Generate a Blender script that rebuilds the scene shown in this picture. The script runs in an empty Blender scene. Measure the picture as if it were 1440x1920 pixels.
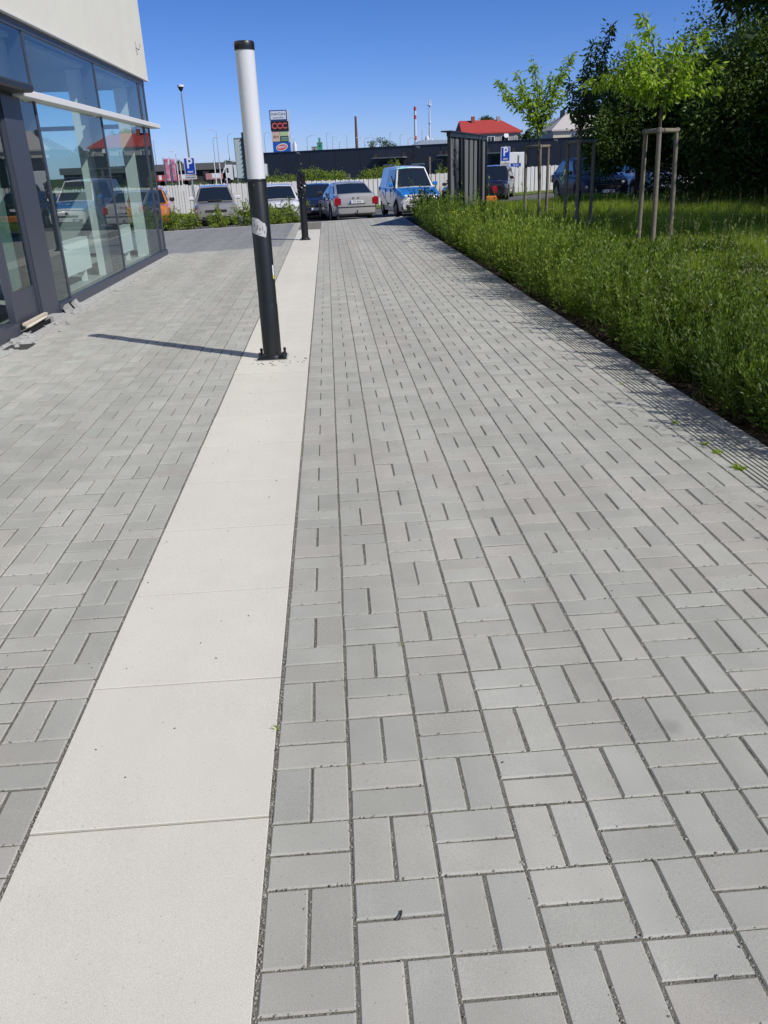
import bpy, bmesh, math, random
import numpy as np
from mathutils import Vector, Matrix
R = math.radians
random.seed(7); rng = np.random.default_rng(7)
SC = bpy.context.scene
COL = SC.collection
# ------------------------------------------------------------------ camera, sky, sun, exposure
cam_d = bpy.data.cameras.new('camera'); cam = bpy.data.objects.new('camera', cam_d); COL.objects.link(cam); SC.camera = cam
cam_d.sensor_fit = 'VERTICAL'; cam_d.sensor_height = 24.0; cam_d.lens = 24.0*1503.15/1920.0
cam_d.clip_start = 0.05; cam_d.clip_end = 6000
PIT, ROL, YAW = 0.4074, -0.0399, 0.0509
CAMP = Vector((0.2393, -1.1466, 1.506))
_F = Vector((math.sin(YAW)*math.cos(PIT), math.cos(YAW)*math.cos(PIT), -math.sin(PIT)))
_R = Vector((math.cos(YAW), -math.sin(YAW), 0)); _U = _R.cross(_F)
_R2 = _R*math.cos(ROL) + _U*math.sin(ROL); _U2 = -_R*math.sin(ROL) + _U*math.cos(ROL)
cam.matrix_world = Matrix.Translation(CAMP) @ Matrix((_R2, _U2, -_F)).transposed().to_4x4()
SUN_DIR = Vector((0.779, -0.626, 0)).normalized()
SUN_EL = R(44)
SUNV = Vector((SUN_DIR.x*math.cos(SUN_EL), SUN_DIR.y*math.cos(SUN_EL), math.sin(SUN_EL)))
w = bpy.data.worlds.new('World'); SC.world = w; w.use_nodes = True
nt = w.node_tree; nt.nodes.clear()
sky = nt.nodes.new('ShaderNodeTexSky'); sky.sky_type = 'NISHITA'; sky.sun_disc = False
sky.sun_elevation = SUN_EL; sky.sun_rotation = math.atan2(SUN_DIR.x, SUN_DIR.y)
sky.altitude = 300; sky.air_density = 0.62; sky.dust_density = 0.4; sky.ozone_density = 4.5
hsv = nt.nodes.new('ShaderNodeHueSaturation'); hsv.inputs['Saturation'].default_value = 1.2; hsv.inputs['Value'].default_value = 1.0
bg = nt.nodes.new('ShaderNodeBackground'); bg.inputs[1].default_value = 0.092
wo = nt.nodes.new('ShaderNodeOutputWorld')
wb = nt.nodes.new('ShaderNodeMix'); wb.data_type = 'RGBA'; wb.blend_type = 'MULTIPLY'; wb.inputs[0].default_value = 1; wb.inputs[7].default_value = (1.06, .985, 1.23, 1)   # the phone's blue rendering of a clear sky
nt.links.new(sky.outputs[0], hsv.inputs['Color']); nt.links.new(hsv.outputs[0], wb.inputs[6]); nt.links.new(wb.outputs[2], bg.inputs[0]); nt.links.new(bg.outputs[0], wo.inputs[0])
sd = bpy.data.lights.new('sun', 'SUN'); sd.energy = 3.9; sd.angle = R(0.53); sd.color = (1.0, 0.955, 0.89)
sun = bpy.data.objects.new('sun', sd); COL.objects.link(sun); sun.location = SUNV*50
sun.rotation_euler = (-SUNV).to_track_quat('-Z', 'Y').to_euler()
SC.view_settings.view_transform = 'Standard'; SC.view_settings.look = 'None'
SC.view_settings.exposure = 0.14; SC.view_settings.gamma = 1.0; SC.view_settings.use_curve_mapping = False
SC.cycles.max_bounces = 8; SC.cycles.transparent_max_bounces = 12

# ------------------------------------------------------------------ helpers

def P(px, py, Y):
    """the point at distance Y on the sight line of a photo pixel: used once, to survey where far things stand"""
    r = _F+_R2*((px-720)/1503.15)-_U2*((py-960)/1503.15); return tuple(CAMP+r*((Y-CAMP.y)/r.y))
def tag(o, label=None, cat=None, group=None, kind=None):
    if label: o['label'] = label
    if cat: o['category'] = cat
    if group: o['group'] = group
    if kind: o['kind'] = kind
    return o
def empty(name, loc=(0, 0, 0), rz=0, label=None, cat=None, group=None):
    o = bpy.data.objects.new(name, None); COL.objects.link(o); o.location = loc; o.rotation_euler = (0, 0, rz)
    o.empty_display_size = 0.1
    return tag(o, label, cat, group)
def copy_tree(o, parent=None):
    c = o.copy(); COL.objects.link(c)
    if parent: c.parent = parent
    for ch in list(o.children): copy_tree(ch, c)
    return c

class MB:
    def __init__(s): s.v = []; s.f = []; s.m = []; s.cur = 0
    def add(s, vs, fs):
        n = len(s.v); s.v += [tuple(x) for x in vs]
        for f in fs: s.f.append(tuple(n+i for i in f)); s.m.append(s.cur)
    def box(s, x0, x1, y0, y1, z0, z1, M=None, b=0.0):
        if b > 0:
            vs = []
            for (z, k) in ((z0, b), (z0+b, 0), (z1-b, 0), (z1, b)):
                vs += [(x0+k, y0+k, z), (x1-k, y0+k, z), (x1-k, y1-k, z), (x0+k, y1-k, z)]
            fs = [(3, 2, 1, 0), (12, 13, 14, 15)]
            for L in range(3):
                for i in range(4):
                    j = (i+1) % 4; fs.append((L*4+i, L*4+j, L*4+4+j, L*4+4+i))
        else:
            vs = [(x0, y0, z0), (x1, y0, z0), (x1, y1, z0), (x0, y1, z0), (x0, y0, z1), (x1, y0, z1), (x1, y1, z1), (x0, y1, z1)]
            fs = [(3, 2, 1, 0), (4, 5, 6, 7), (0, 1, 5, 4), (1, 2, 6, 5), (2, 3, 7, 6), (3, 0, 4, 7)]
        if M is not None: vs = [M @ Vector(v) for v in vs]
        s.add(vs, fs); return s
    def tube(s, pts, rads, n=10, cap=True):
        pts = [Vector(p) for p in pts]; rings = []
        for i, p in enumerate(pts):
            d = (pts[min(i+1, len(pts)-1)]-pts[max(i-1, 0)]).normalized()
            a = d.cross(Vector((0, 0, 1)));
            if a.length < 1e-3: a = Vector((1, 0, 0))
            a.normalize(); b = d.cross(a)
            r = rads[i] if isinstance(rads, (list, tuple)) else rads
            rings.append([p+(a*math.cos(2*math.pi*k/n)+b*math.sin(2*math.pi*k/n))*r for k in range(n)])
        vs = [v for rg in rings for v in rg]; fs = []
        for i in range(len(rings)-1):
            for k in range(n):
                k2 = (k+1) % n; fs.append((i*n+k, i*n+k2, (i+1)*n+k2, (i+1)*n+k))
        if cap: fs.append(tuple(range(n-1, -1, -1))[::-1]); fs.append(tuple((len(rings)-1)*n+k for k in range(n))[::-1])
        s.add(vs, fs); return s
    def lathe(s, prof, n=24, c=(0, 0, 0)):
        vs = []; fs = []
        for (r, z) in prof:
            for k in range(n):
                a = 2*math.pi*k/n; vs.append((c[0]+r*math.cos(a), c[1]+r*math.sin(a), c[2]+z))
        for i in range(len(prof)-1):
            for k in range(n):
                k2 = (k+1) % n; fs.append((i*n+k, i*n+k2, (i+1)*n+k2, (i+1)*n+k))
        fs.append(tuple(range(n))[::-1]); fs.append(tuple((len(prof)-1)*n+k for k in range(n)))
        s.add(vs, fs); return s
    def slab(s, poly, off):
        """a polygon given in 3D thickened by the vector off"""
        n = len(poly); off = Vector(off); vs = [Vector(p) for p in poly]+[Vector(p)+off for p in poly]
        fs = [tuple(range(n))[::-1], tuple(range(n, 2*n))]+[(i, (i+1) % n, n+(i+1) % n, n+i) for i in range(n)]
        s.add(vs, fs); return s
    def mesh(s, name, mats):
        me = bpy.data.meshes.new(name); me.from_pydata(s.v, [], s.f)
        for m in (mats if isinstance(mats, (list, tuple)) else [mats]): me.materials.append(m)
        if any(s.m): me.polygons.foreach_set('material_index', s.m)
        me.update(); return me
    def build(s, name, mats, parent=None, smooth=None, loc=None):
        me = s.mesh(name, mats)
        bm = bmesh.new(); bm.from_mesh(me); bmesh.ops.recalc_face_normals(bm, faces=bm.faces); bm.to_mesh(me); bm.free()
        if smooth is not None:
            me.shade_smooth(); me.set_sharp_from_angle(angle=R(smooth))
        o = bpy.data.objects.new(name, me); COL.objects.link(o)
        if parent: o.parent = parent
        if loc: o.location = loc
        return o
def BX(name, x0, x1, y0, y1, z0, z1, mat, parent=None, b=0.0):
    return MB().box(x0, x1, y0, y1, z0, z1, b=b).build(name, mat, parent)
def G(px, py):
    r = _F+_R2*((px-720)/1503.15)-_U2*((py-960)/1503.15); return tuple(CAMP-r*(CAMP.z/r.z))
def np_mesh(name, V, F4, mat, attr=None, parent=None, flat=True):
    """fast quad mesh; V (n,3), F4 (m,4), attr float per vertex"""
    me = bpy.data.meshes.new(name); V = np.ascontiguousarray(V, dtype=np.float32); F4 = np.ascontiguousarray(F4, dtype=np.int32)
    me.vertices.add(len(V)); me.vertices.foreach_set('co', V.ravel())
    me.loops.add(F4.size); me.loops.foreach_set('vertex_index', F4.ravel())
    me.polygons.add(len(F4)); me.polygons.foreach_set('loop_start', np.arange(0, F4.size, 4, dtype=np.int32))
    me.update(calc_edges=True)
    if attr is not None:
        a = me.attributes.new('tone', 'FLOAT', 'POINT'); a.data.foreach_set('value', np.ascontiguousarray(attr, dtype=np.float32))
    me.materials.append(mat)
    if flat: me.shade_flat()
    o = bpy.data.objects.new(name, me); COL.objects.link(o)
    if parent: o.parent = parent
    return o
def unit(a): return a/np.maximum(np.linalg.norm(a, axis=1, keepdims=True), 1e-9)
def leaves(P, D, L, W, tone, up=None):
    """kite-shaped leaves: base P, direction D (unit), length L, width W -> arrays"""
    n = len(P); r = rng.normal(size=(n, 3)) if up is None else up
    S = unit(np.cross(D, r)); N = np.cross(D, S)
    L = L.reshape(-1, 1); W = W.reshape(-1, 1)
    a = P; c = P+D*L; m = P+D*L*0.42
    b = m+S*W*0.5+N*W*0.12; d = m-S*W*0.5+N*W*0.12
    V = np.stack([a, b, c, d], 1).reshape(-1, 3)
    return V, np.repeat(tone, 4)
def leaf_obj(name, parts, mat, parent=None):
    V = np.concatenate([p[0] for p in parts]); T = np.concatenate([p[1] for p in parts])
    return np_mesh(name, V, np.arange(len(V)).reshape(-1, 4), mat, T, parent)

def h_u(u):
    return float(np.interp(u, [25.2, 29, 33, 37, 41, 45, 52], [0, -.22, -.47, -.6, -.62, -.54, -.5]))
def gz(x, y):
    k = float(np.interp(x, [-30, -7.7, 3, 6, 9, 14, 30], [.7, .76, 1, .8, .62, .45, .4]))
    return h_u(y-.34*x)*k
def fence_y(x): return 45.1+.34*x

# ------------------------------------------------------------------ materials
def mat(name, col=(.5, .5, .5), rough=.6, metal=0, spec=.5, coat=0, noise=None, bump=None, emit=None):
    """noise=(scale, amount, col2) mixes a second colour in; bump=(scale, strength)"""
    m = bpy.data.materials.new(name); m.use_nodes = True; t = m.node_tree; b = t.nodes['Principled BSDF']
    b.inputs['Base Color'].default_value = (*col, 1); b.inputs['Roughness'].default_value = rough
    b.inputs['Metallic'].default_value = metal; b.inputs['Specular IOR Level'].default_value = spec
    b.inputs['Coat Weight'].default_value = coat; b.inputs['Coat Roughness'].default_value = .04
    if noise or bump:
        g = t.nodes.new('ShaderNodeNewGeometry')
    if noise:
        n = t.nodes.new('ShaderNodeTexNoise'); n.inputs['Scale'].default_value = noise[0]; n.inputs['Detail'].default_value = 6
        n.inputs['Roughness'].default_value = .65
        t.links.new(g.outputs['Position'], n.inputs['Vector'])
        mr = t.nodes.new('ShaderNodeMapRange'); mr.inputs[1].default_value = .35; mr.inputs[2].default_value = .68
        mr.inputs[3].default_value = 0; mr.inputs[4].default_value = noise[1]
        t.links.new(n.outputs['Fac'], mr.inputs[0])
        mx = t.nodes.new('ShaderNodeMix'); mx.data_type = 'RGBA'; mx.inputs[6].default_value = (*col, 1); mx.inputs[7].default_value = (*noise[2], 1)
        t.links.new(mr.outputs[0], mx.inputs[0]); t.links.new(mx.outputs[2], b.inputs['Base Color'])
    if bump:
        n2 = t.nodes.new('ShaderNodeTexNoise'); n2.inputs['Scale'].default_value = bump[0]; n2.inputs['Detail'].default_value = 4
        t.links.new(g.outputs['Position'], n2.inputs['Vector'])
        bp = t.nodes.new('ShaderNodeBump'); bp.inputs['Strength'].default_value = bump[1]; bp.inputs['Distance'].default_value = .01
        t.links.new(n2.outputs['Fac'], bp.inputs['Height']); t.links.new(bp.outputs[0], b.inputs['Normal'])
    return m
def leaf_mat(name, dark, light, trans=.35, rough=.5):
    m = bpy.data.materials.new(name); m.use_nodes = True; t = m.node_tree; t.nodes.clear()
    at = t.nodes.new('ShaderNodeAttribute'); at.attribute_name = 'tone'
    mx = t.nodes.new('ShaderNodeMix'); mx.data_type = 'RGBA'; mx.inputs[6].default_value = (*dark, 1); mx.inputs[7].default_value = (*light, 1)
    t.links.new(at.outputs['Fac'], mx.inputs[0])
    p = t.nodes.new('ShaderNodeBsdfPrincipled'); p.inputs['Roughness'].default_value = rough; p.inputs['Specular IOR Level'].default_value = .35
    tr = t.nodes.new('ShaderNodeBsdfTranslucent')
    br = t.nodes.new('ShaderNodeMix'); br.data_type = 'RGBA'; br.blend_type = 'MULTIPLY'; br.inputs[0].default_value = 1; br.inputs[7].default_value = (1.5, 1.55, .5, 1)
    t.links.new(mx.outputs[2], br.inputs[6]); t.links.new(br.outputs[2], tr.inputs[0]); t.links.new(mx.outputs[2], p.inputs['Base Color'])
    ms = t.nodes.new('ShaderNodeMixShader'); ms.inputs[0].default_value = trans
    t.links.new(p.outputs[0], ms.inputs[1]); t.links.new(tr.outputs[0], ms.inputs[2])
    o = t.nodes.new('ShaderNodeOutputMaterial'); t.links.new(ms.outputs[0], o.inputs[0]); return m
def glass_mat(name, tint=(.88, .95, .93), ior=2.0, rough=0.0):
    m = bpy.data.materials.new(name); m.use_nodes = True; t = m.node_tree; t.nodes.clear()
    tr = t.nodes.new('ShaderNodeBsdfTransparent'); tr.inputs[0].default_value = (*tint, 1)
    gl = t.nodes.new('ShaderNodeBsdfGlossy'); gl.inputs['Roughness'].default_value = rough; gl.inputs[0].default_value = (.95, 1, .98, 1)
    fr = t.nodes.new('ShaderNodeFresnel'); fr.inputs[0].default_value = ior
    ms = t.nodes.new('ShaderNodeMixShader'); o = t.nodes.new('ShaderNodeOutputMaterial')
    # rays pass straight through the thin pane, so only the face they enter by reflects
    ge = t.nodes.new('ShaderNodeNewGeometry'); iv = t.nodes.new('ShaderNodeMath'); iv.operation = 'SUBTRACT'; iv.inputs[0].default_value = 1; t.links.new(ge.outputs['Backfacing'], iv.inputs[1])
    mu = t.nodes.new('ShaderNodeMath'); mu.operation = 'MULTIPLY'; t.links.new(fr.outputs[0], mu.inputs[0]); t.links.new(iv.outputs[0], mu.inputs[1])
    t.links.new(mu.outputs[0], ms.inputs[0]); t.links.new(tr.outputs[0], ms.inputs[1]); t.links.new(gl.outputs[0], ms.inputs[2])
    t.links.new(ms.outputs[0], o.inputs[0]); return m

def paver_mat(name, base, pink, dark, source, flat=1.0):
    """concrete block: fine speckle, slow patches of warmer blocks, and a tone per block read from 'tone'"""
    m = bpy.data.materials.new(name); m.use_nodes = True; t = m.node_tree; b = t.nodes['Principled BSDF']
    N = t.nodes.new; Lk = t.links.new
    g = N('ShaderNodeNewGeometry')
    at = N('ShaderNodeAttribute'); at.attribute_type = source; at.attribute_name = 'tone'
    big = N('ShaderNodeTexNoise'); big.inputs['Scale'].default_value = .45; big.inputs['Detail'].default_value = 2; Lk(g.outputs['Position'], big.inputs['Vector'])
    # warm = how pink: smooth patches + per-block tone
    ad = N('ShaderNodeMath'); ad.operation = 'MULTIPLY_ADD'; Lk(at.outputs['Fac'], ad.inputs[0]); ad.inputs[1].default_value = .35; Lk(big.outputs['Fac'], ad.inputs[2])
    mr = N('ShaderNodeMapRange'); mr.inputs[1].default_value = .56; mr.inputs[2].default_value = 1.22; Lk(ad.outputs[0], mr.inputs[0])
    m1 = N('ShaderNodeMix'); m1.data_type = 'RGBA'; m1.inputs[6].default_value = (*base, 1); m1.inputs[7].default_value = (*pink, 1); Lk(mr.outputs[0], m1.inputs[0])
    # per-block darkness
    fr = N('ShaderNodeMath'); fr.operation = 'MULTIPLY'; Lk(at.outputs['Fac'], fr.inputs[0]); fr.inputs[1].default_value = 7.31
    fc = N('ShaderNodeMath'); fc.operation = 'FRACT'; Lk(fr.outputs[0], fc.inputs[0])
    m2 = N('ShaderNodeMapRange'); Lk(fc.outputs[0], m2.inputs[0]); m2.inputs[1].default_value = 0; m2.inputs[2].default_value = 1; m2.inputs[3].default_value = 1-.11*flat; m2.inputs[4].default_value = 1+.04*flat
    md = N('ShaderNodeTexNoise'); md.inputs['Scale'].default_value = 5; md.inputs['Detail'].default_value = 5; Lk(g.outputs['Position'], md.inputs['Vector'])
    mdr = N('ShaderNodeMapRange'); Lk(md.outputs['Fac'], mdr.inputs[0]); mdr.inputs[1].default_value = .3; mdr.inputs[2].default_value = .7; mdr.inputs[3].default_value = 1-.08*flat; mdr.inputs[4].default_value = 1+.04*flat
    fi = N('ShaderNodeTexNoise'); fi.inputs['Scale'].default_value = 420; fi.inputs['Detail'].default_value = 3; Lk(g.outputs['Position'], fi.inputs['Vector'])
    fir = N('ShaderNodeMapRange'); Lk(fi.outputs['Fac'], fir.inputs[0]); fir.inputs[1].default_value = .3; fir.inputs[2].default_value = .7; fir.inputs[3].default_value = .84; fir.inputs[4].default_value = 1.14
    a1 = N('ShaderNodeMath'); a1.operation = 'MULTIPLY'; Lk(m2.outputs[0], a1.inputs[0]); Lk(mdr.outputs[0], a1.inputs[1])
    a2 = N('ShaderNodeMath'); a2.operation = 'MULTIPLY'; Lk(a1.outputs[0], a2.inputs[0]); Lk(fir.outputs[0], a2.inputs[1])
    # faint streaks along the path: tyre dirt, and glass-thrown light bands painted in
    mp = N('ShaderNodeMapping'); mp.inputs['Scale'].default_value = (2.2, .10, 1); Lk(g.outputs['Position'], mp.inputs['Vector'])
    sk = N('ShaderNodeTexNoise'); sk.inputs['Scale'].default_value = 1.0; sk.inputs['Detail'].default_value = 4; Lk(mp.outputs[0], sk.inputs['Vector'])
    skr = N('ShaderNodeMapRange'); Lk(sk.outputs['Fac'], skr.inputs[0]); skr.inputs[1].default_value = .36; skr.inputs[2].default_value = .62; skr.inputs[3].default_value = 1-.12*flat; skr.inputs[4].default_value = 1+.03*flat
    a25 = N('ShaderNodeMath'); a25.operation = 'MULTIPLY'; Lk(a2.outputs[0], a25.inputs[0]); Lk(skr.outputs[0], a25.inputs[1]); a2 = a25
    # dark chips
    vo = N('ShaderNodeTexVoronoi'); vo.inputs['Scale'].default_value = 6.5; Lk(g.outputs['Position'], vo.inputs['Vector'])
    vr = N('ShaderNodeMapRange'); Lk(vo.outputs['Distance'], vr.inputs[0]); vr.inputs[1].default_value = .018; vr.inputs[2].default_value = .03; vr.inputs[3].default_value = .45; vr.inputs[4].default_value = 1
    a3 = N('ShaderNodeMath'); a3.operation = 'MULTIPLY'; Lk(a2.outputs[0], a3.inputs[0]); Lk(vr.outputs[0], a3.inputs[1])
    vm = N('ShaderNodeVectorMath'); vm.operation = 'SCALE'; Lk(m1.outputs[2], vm.inputs[0]); Lk(a3.outputs[0], vm.inputs['Scale'])
    # soft round stains a few centimetres across, and pin holes
    v2 = N('ShaderNodeTexVoronoi'); v2.inputs['Scale'].default_value = 1.7; Lk(g.outputs['Position'], v2.inputs['Vector'])
    ns_ = N('ShaderNodeTexNoise'); ns_.inputs['Scale'].default_value = 30; Lk(g.outputs['Position'], ns_.inputs['Vector'])
    dd = N('ShaderNodeMath'); dd.operation = 'MULTIPLY_ADD'; Lk(ns_.outputs['Fac'], dd.inputs[0]); dd.inputs[1].default_value = .05; Lk(v2.outputs['Distance'], dd.inputs[2])
    r2 = N('ShaderNodeMapRange'); Lk(dd.outputs[0], r2.inputs[0]); r2.inputs[1].default_value = .045; r2.inputs[2].default_value = .10; r2.inputs[3].default_value = .80; r2.inputs[4].default_value = 1
    v3 = N('ShaderNodeTexVoronoi'); v3.inputs['Scale'].default_value = 38; Lk(g.outputs['Position'], v3.inputs['Vector'])
    r3 = N('ShaderNodeMapRange'); Lk(v3.outputs['Distance'], r3.inputs[0]); r3.inputs[1].default_value = .05; r3.inputs[2].default_value = .10; r3.inputs[3].default_value = .72; r3.inputs[4].default_value = 1
    m5 = N('ShaderNodeMath'); m5.operation = 'MULTIPLY'; Lk(r2.outputs[0], m5.inputs[0]); Lk(r3.outputs[0], m5.inputs[1])
    vm2 = N('ShaderNodeVectorMath'); vm2.operation = 'SCALE'; Lk(vm.outputs[0], vm2.inputs[0]); Lk(m5.outputs[0], vm2.inputs['Scale'])
    Lk(vm2.outputs[0], b.inputs['Base Color'])
    b.inputs['Roughness'].default_value = .88; b.inputs['Specular IOR Level'].default_value = .25
    bp = N('ShaderNodeBump'); bp.inputs['Strength'].default_value = .35; bp.inputs['Distance'].default_value = .002
    Lk(fi.outputs['Fac'], bp.inputs['Height']); Lk(bp.outputs[0], b.inputs['Normal'])
    return m
PV = dict(base=(.418, .420, .372), pink=(.455, .415, .368), dark=(.2, .2, .2))
M_PAV_O = paver_mat('concrete block', PV['base'], PV['pink'], PV['dark'], 'OBJECT')
M_PAV_G = paver_mat('concrete block far', PV['base'], PV['pink'], PV['dark'], 'GEOMETRY')
M_DARKPAV = paver_mat('grey concrete block', (.27, .275, .275), (.285, .28, .275), (.2, .2, .2), 'GEOMETRY')
M_SLAB = paver_mat('pale concrete slab', (.635, .612, .53), (.64, .608, .53), (.2, .2, .2), 'OBJECT', flat=.35)
M_KERB = mat('kerb concrete', (.37, .365, .335), .9, noise=(9, .5, (.29, .29, .27)), bump=(300, .3))
M_SAND = mat('joint sand', (.155, .15, .12), 1, spec=.1, noise=(45, .9, (.30, .285, .24)), bump=(250, 1.0))
M_GRIT = mat('grit', (.24, .23, .20), 1, noise=(40, 1, (.40, .38, .33)))
M_ASPH = mat('asphalt', (.115, .117, .12), .93, spec=.2, noise=(1.2, .6, (.15, .15, .15)), bump=(120, .5))
M_SOIL = mat('soil', (.042, .030, .019), 1, spec=.1, noise=(7, .9, (.085, .066, .045)), bump=(40, 1.0))
M_TURF = mat('turf', (.045, .075, .018), 1, spec=.1, noise=(2.5, .8, (.07, .085, .028)), bump=(30, 1.0))
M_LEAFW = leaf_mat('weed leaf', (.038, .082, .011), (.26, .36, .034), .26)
M_LEAFG = leaf_mat('grass blade', (.085, .15, .015), (.32, .42, .05), .42)
M_LEAFT = leaf_mat('tree leaf', (.018, .044, .008), (.10, .17, .024), .22)
M_LEAFY = leaf_mat('young leaf', (.12, .22, .02), (.40, .54, .05), .42)
M_LEAFD = leaf_mat('plum leaf', (.028, .055, .014), (.075, .13, .03), .25)
M_LEAFB = leaf_mat('bush leaf', (.08, .14, .02), (.34, .42, .06), .3)
M_LEAFS = leaf_mat('grey green leaf', (.05, .085, .03), (.19, .24, .10), .25)
M_STEM = mat('stem', (.10, .13, .04), .8)
M_BARK = mat('bark', (.11, .085, .06), .95, noise=(25, .8, (.06, .045, .032)), bump=(60, 1))
M_STAKE = mat('weathered timber', (.21, .185, .145), .85, noise=(18, .8, (.14, .12, .09)), bump=(90, .6))
M_BLACKP = mat('black powder coat', (.010, .012, .013), .38, spec=.5, noise=(30, .35, (.022, .022, .022)))
M_DIFF = mat('opal plastic', (.66, .67, .69), .35, spec=.5)
M_STICK = mat('torn paper', (.62, .62, .61), .8, noise=(60, .9, (.28, .28, .28)))
M_FRAME = mat('anthracite aluminium', (.048, .055, .075), .42, spec=.5)
M_FRAME2 = mat('dark aluminium', (.018, .02, .024), .45)
M_RENDER = mat('off white render', (.72, .71, .62), .92, spec=.2, noise=(1.6, .5, (.64, .62, .56)), bump=(200, .25))
M_ALU = mat('pale aluminium', (.72, .71, .69), .45)
M_WHITE = mat('white paint', (.78, .78, .77), .6)
M_GREYI = mat('grey floor', (.36, .37, .37), .5)
M_CEIL = mat('grey ceiling', (.30, .31, .33), .9)
M_GLASS = glass_mat('window glass')
M_HALL = mat('dark sheet cladding', (.050, .055, .070), .6, noise=(.05, .5, (.058, .062, .076)))
M_HALLJ = mat('cladding joint', (.015, .017, .022), .7)
M_FENCE = mat('white fence', (.60, .595, .575), .75, noise=(3, .6, (.50, .49, .47)))
M_SLATG = mat('grey slat', (.15, .156, .16), .55)
M_GREYM = mat('galvanised steel', (.30, .31, .32), .45, metal=.4)
M_BLUE = mat('sign blue', (.008, .055, .40), .4)
M_WSIGN = mat('sign white', (.75, .77, .80), .5)
M_PLATE = mat('plate', (.7, .72, .75), .5)
M_DARK = mat('near black', (.008, .008, .009), .6)
# ------------------------------------------------------------------ ground
def grid_sheet(name, xs, ys, zf, m, kind='structure', keep=None):
    V = [(x, y, zf(x, y)) for y in ys for x in xs]; nx = len(xs); F = []
    for j in range(len(ys)-1):
        for i in range(nx-1):
            if keep is None or keep((xs[i]+xs[i+1])/2, (ys[j]+ys[j+1])/2):
                F.append((j*nx+i, j*nx+i+1, (j+1)*nx+i+1, (j+1)*nx+i))
    b = MB(); b.add(V, F); o = b.build(name, m, smooth=60); tag(o, kind=kind); return o
xs = [-3000, -800, -200, -80]+[float(i) for i in np.arange(-40, 41, 1.0)]+[80, 200, 800, 3000]
ys = [-3000, -800, -100, -30, -10]+[float(i) for i in np.arange(-6, 62, 1.0)]+[80, 120, 200, 800, 3500]
def base_z(x, y):
    if y > 62: return -.35
    return gz(x, y)-.085
grid_sheet('ground', xs, ys, base_z, M_TURF)
# planting bed soil along the kerb and at the car park
def strip(name, x0, x1, y0f, y1f, dx, ny, dz, m, kind='structure', skew=0):
    n = max(1, int(round((x1-x0)/dx))); X = [x0+(x1-x0)*i/n for i in range(n+1)]; V = []; F = []
    for x in X:
        a, c = y0f(x), y1f(x)
        for j in range(ny+1):
            y = a+(c-a)*j/ny; V.append((x, y, gz(x, y)+dz(x, y) if callable(dz) else gz(x, y)+dz))
    for i in range(n):
        for j in range(ny):
            F.append((i*(ny+1)+j, (i+1)*(ny+1)+j, (i+1)*(ny+1)+j+1, i*(ny+1)+j+1))
    b = MB(); b.add(V, F); o = b.build(name, m, smooth=60); tag(o, kind=kind); return o
def edge_y(x): return 25.05+.34*x
strip('planting_bed', 2.585, 5.4, lambda x: -2, lambda x: 25.6+.5*(x-2.6), .2, 120, lambda x, y: -.03+.015*math.sin(x*9+y*3)+.012*math.sin(y*11-x*5), M_SOIL)
strip('lawn', 5.4, 30, lambda x: -2, lambda x: 31.0, .8, 40, -.015, M_TURF)
def road_y0(x):
    return edge_y(x)+.02 if x < 2.6 else (25.6+.5*(x-2.6) if x < 5.4 else 31.0)
strip('road', -40, 2.6, road_y0, lambda x: fence_y(x)-1.6, .6, 24, -.02, M_ASPH)
strip('road', 2.6, 5.4, road_y0, lambda x: fence_y(x)-1.6, .7, 24, -.02, M_ASPH)
strip('road', 5.4, 40, road_y0, lambda x: fence_y(x)-1.6, .6, 24, -.02, M_ASPH)
strip('road_kerb', -40, 40, lambda x: fence_y(x)-1.6, lambda x: fence_y(x)-1.45, 1.0, 1, .05, M_KERB)

# ------------------------------------------------------------------ pavement: bedding, blocks, slabs, ribbed tiles, kerb
pave = MB()
n = 60
V = []; F = []
for i in range(41):
    x = -9+11.58*i/40
    for j in range(31):
        y = -1.6+(edge_y(x)+.02+1.6)*j/30
        V.append((x, y, gz(x, y)-.0042))
for i in range(40):
    for j in range(30): F.append((i*31+j, (i+1)*31+j, (i+1)*31+j+1, i*31+j+1))
pave.add(V, F)
pavement = pave.build('pavement', M_SAND, smooth=60); tag(pavement, kind='structure')

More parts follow.
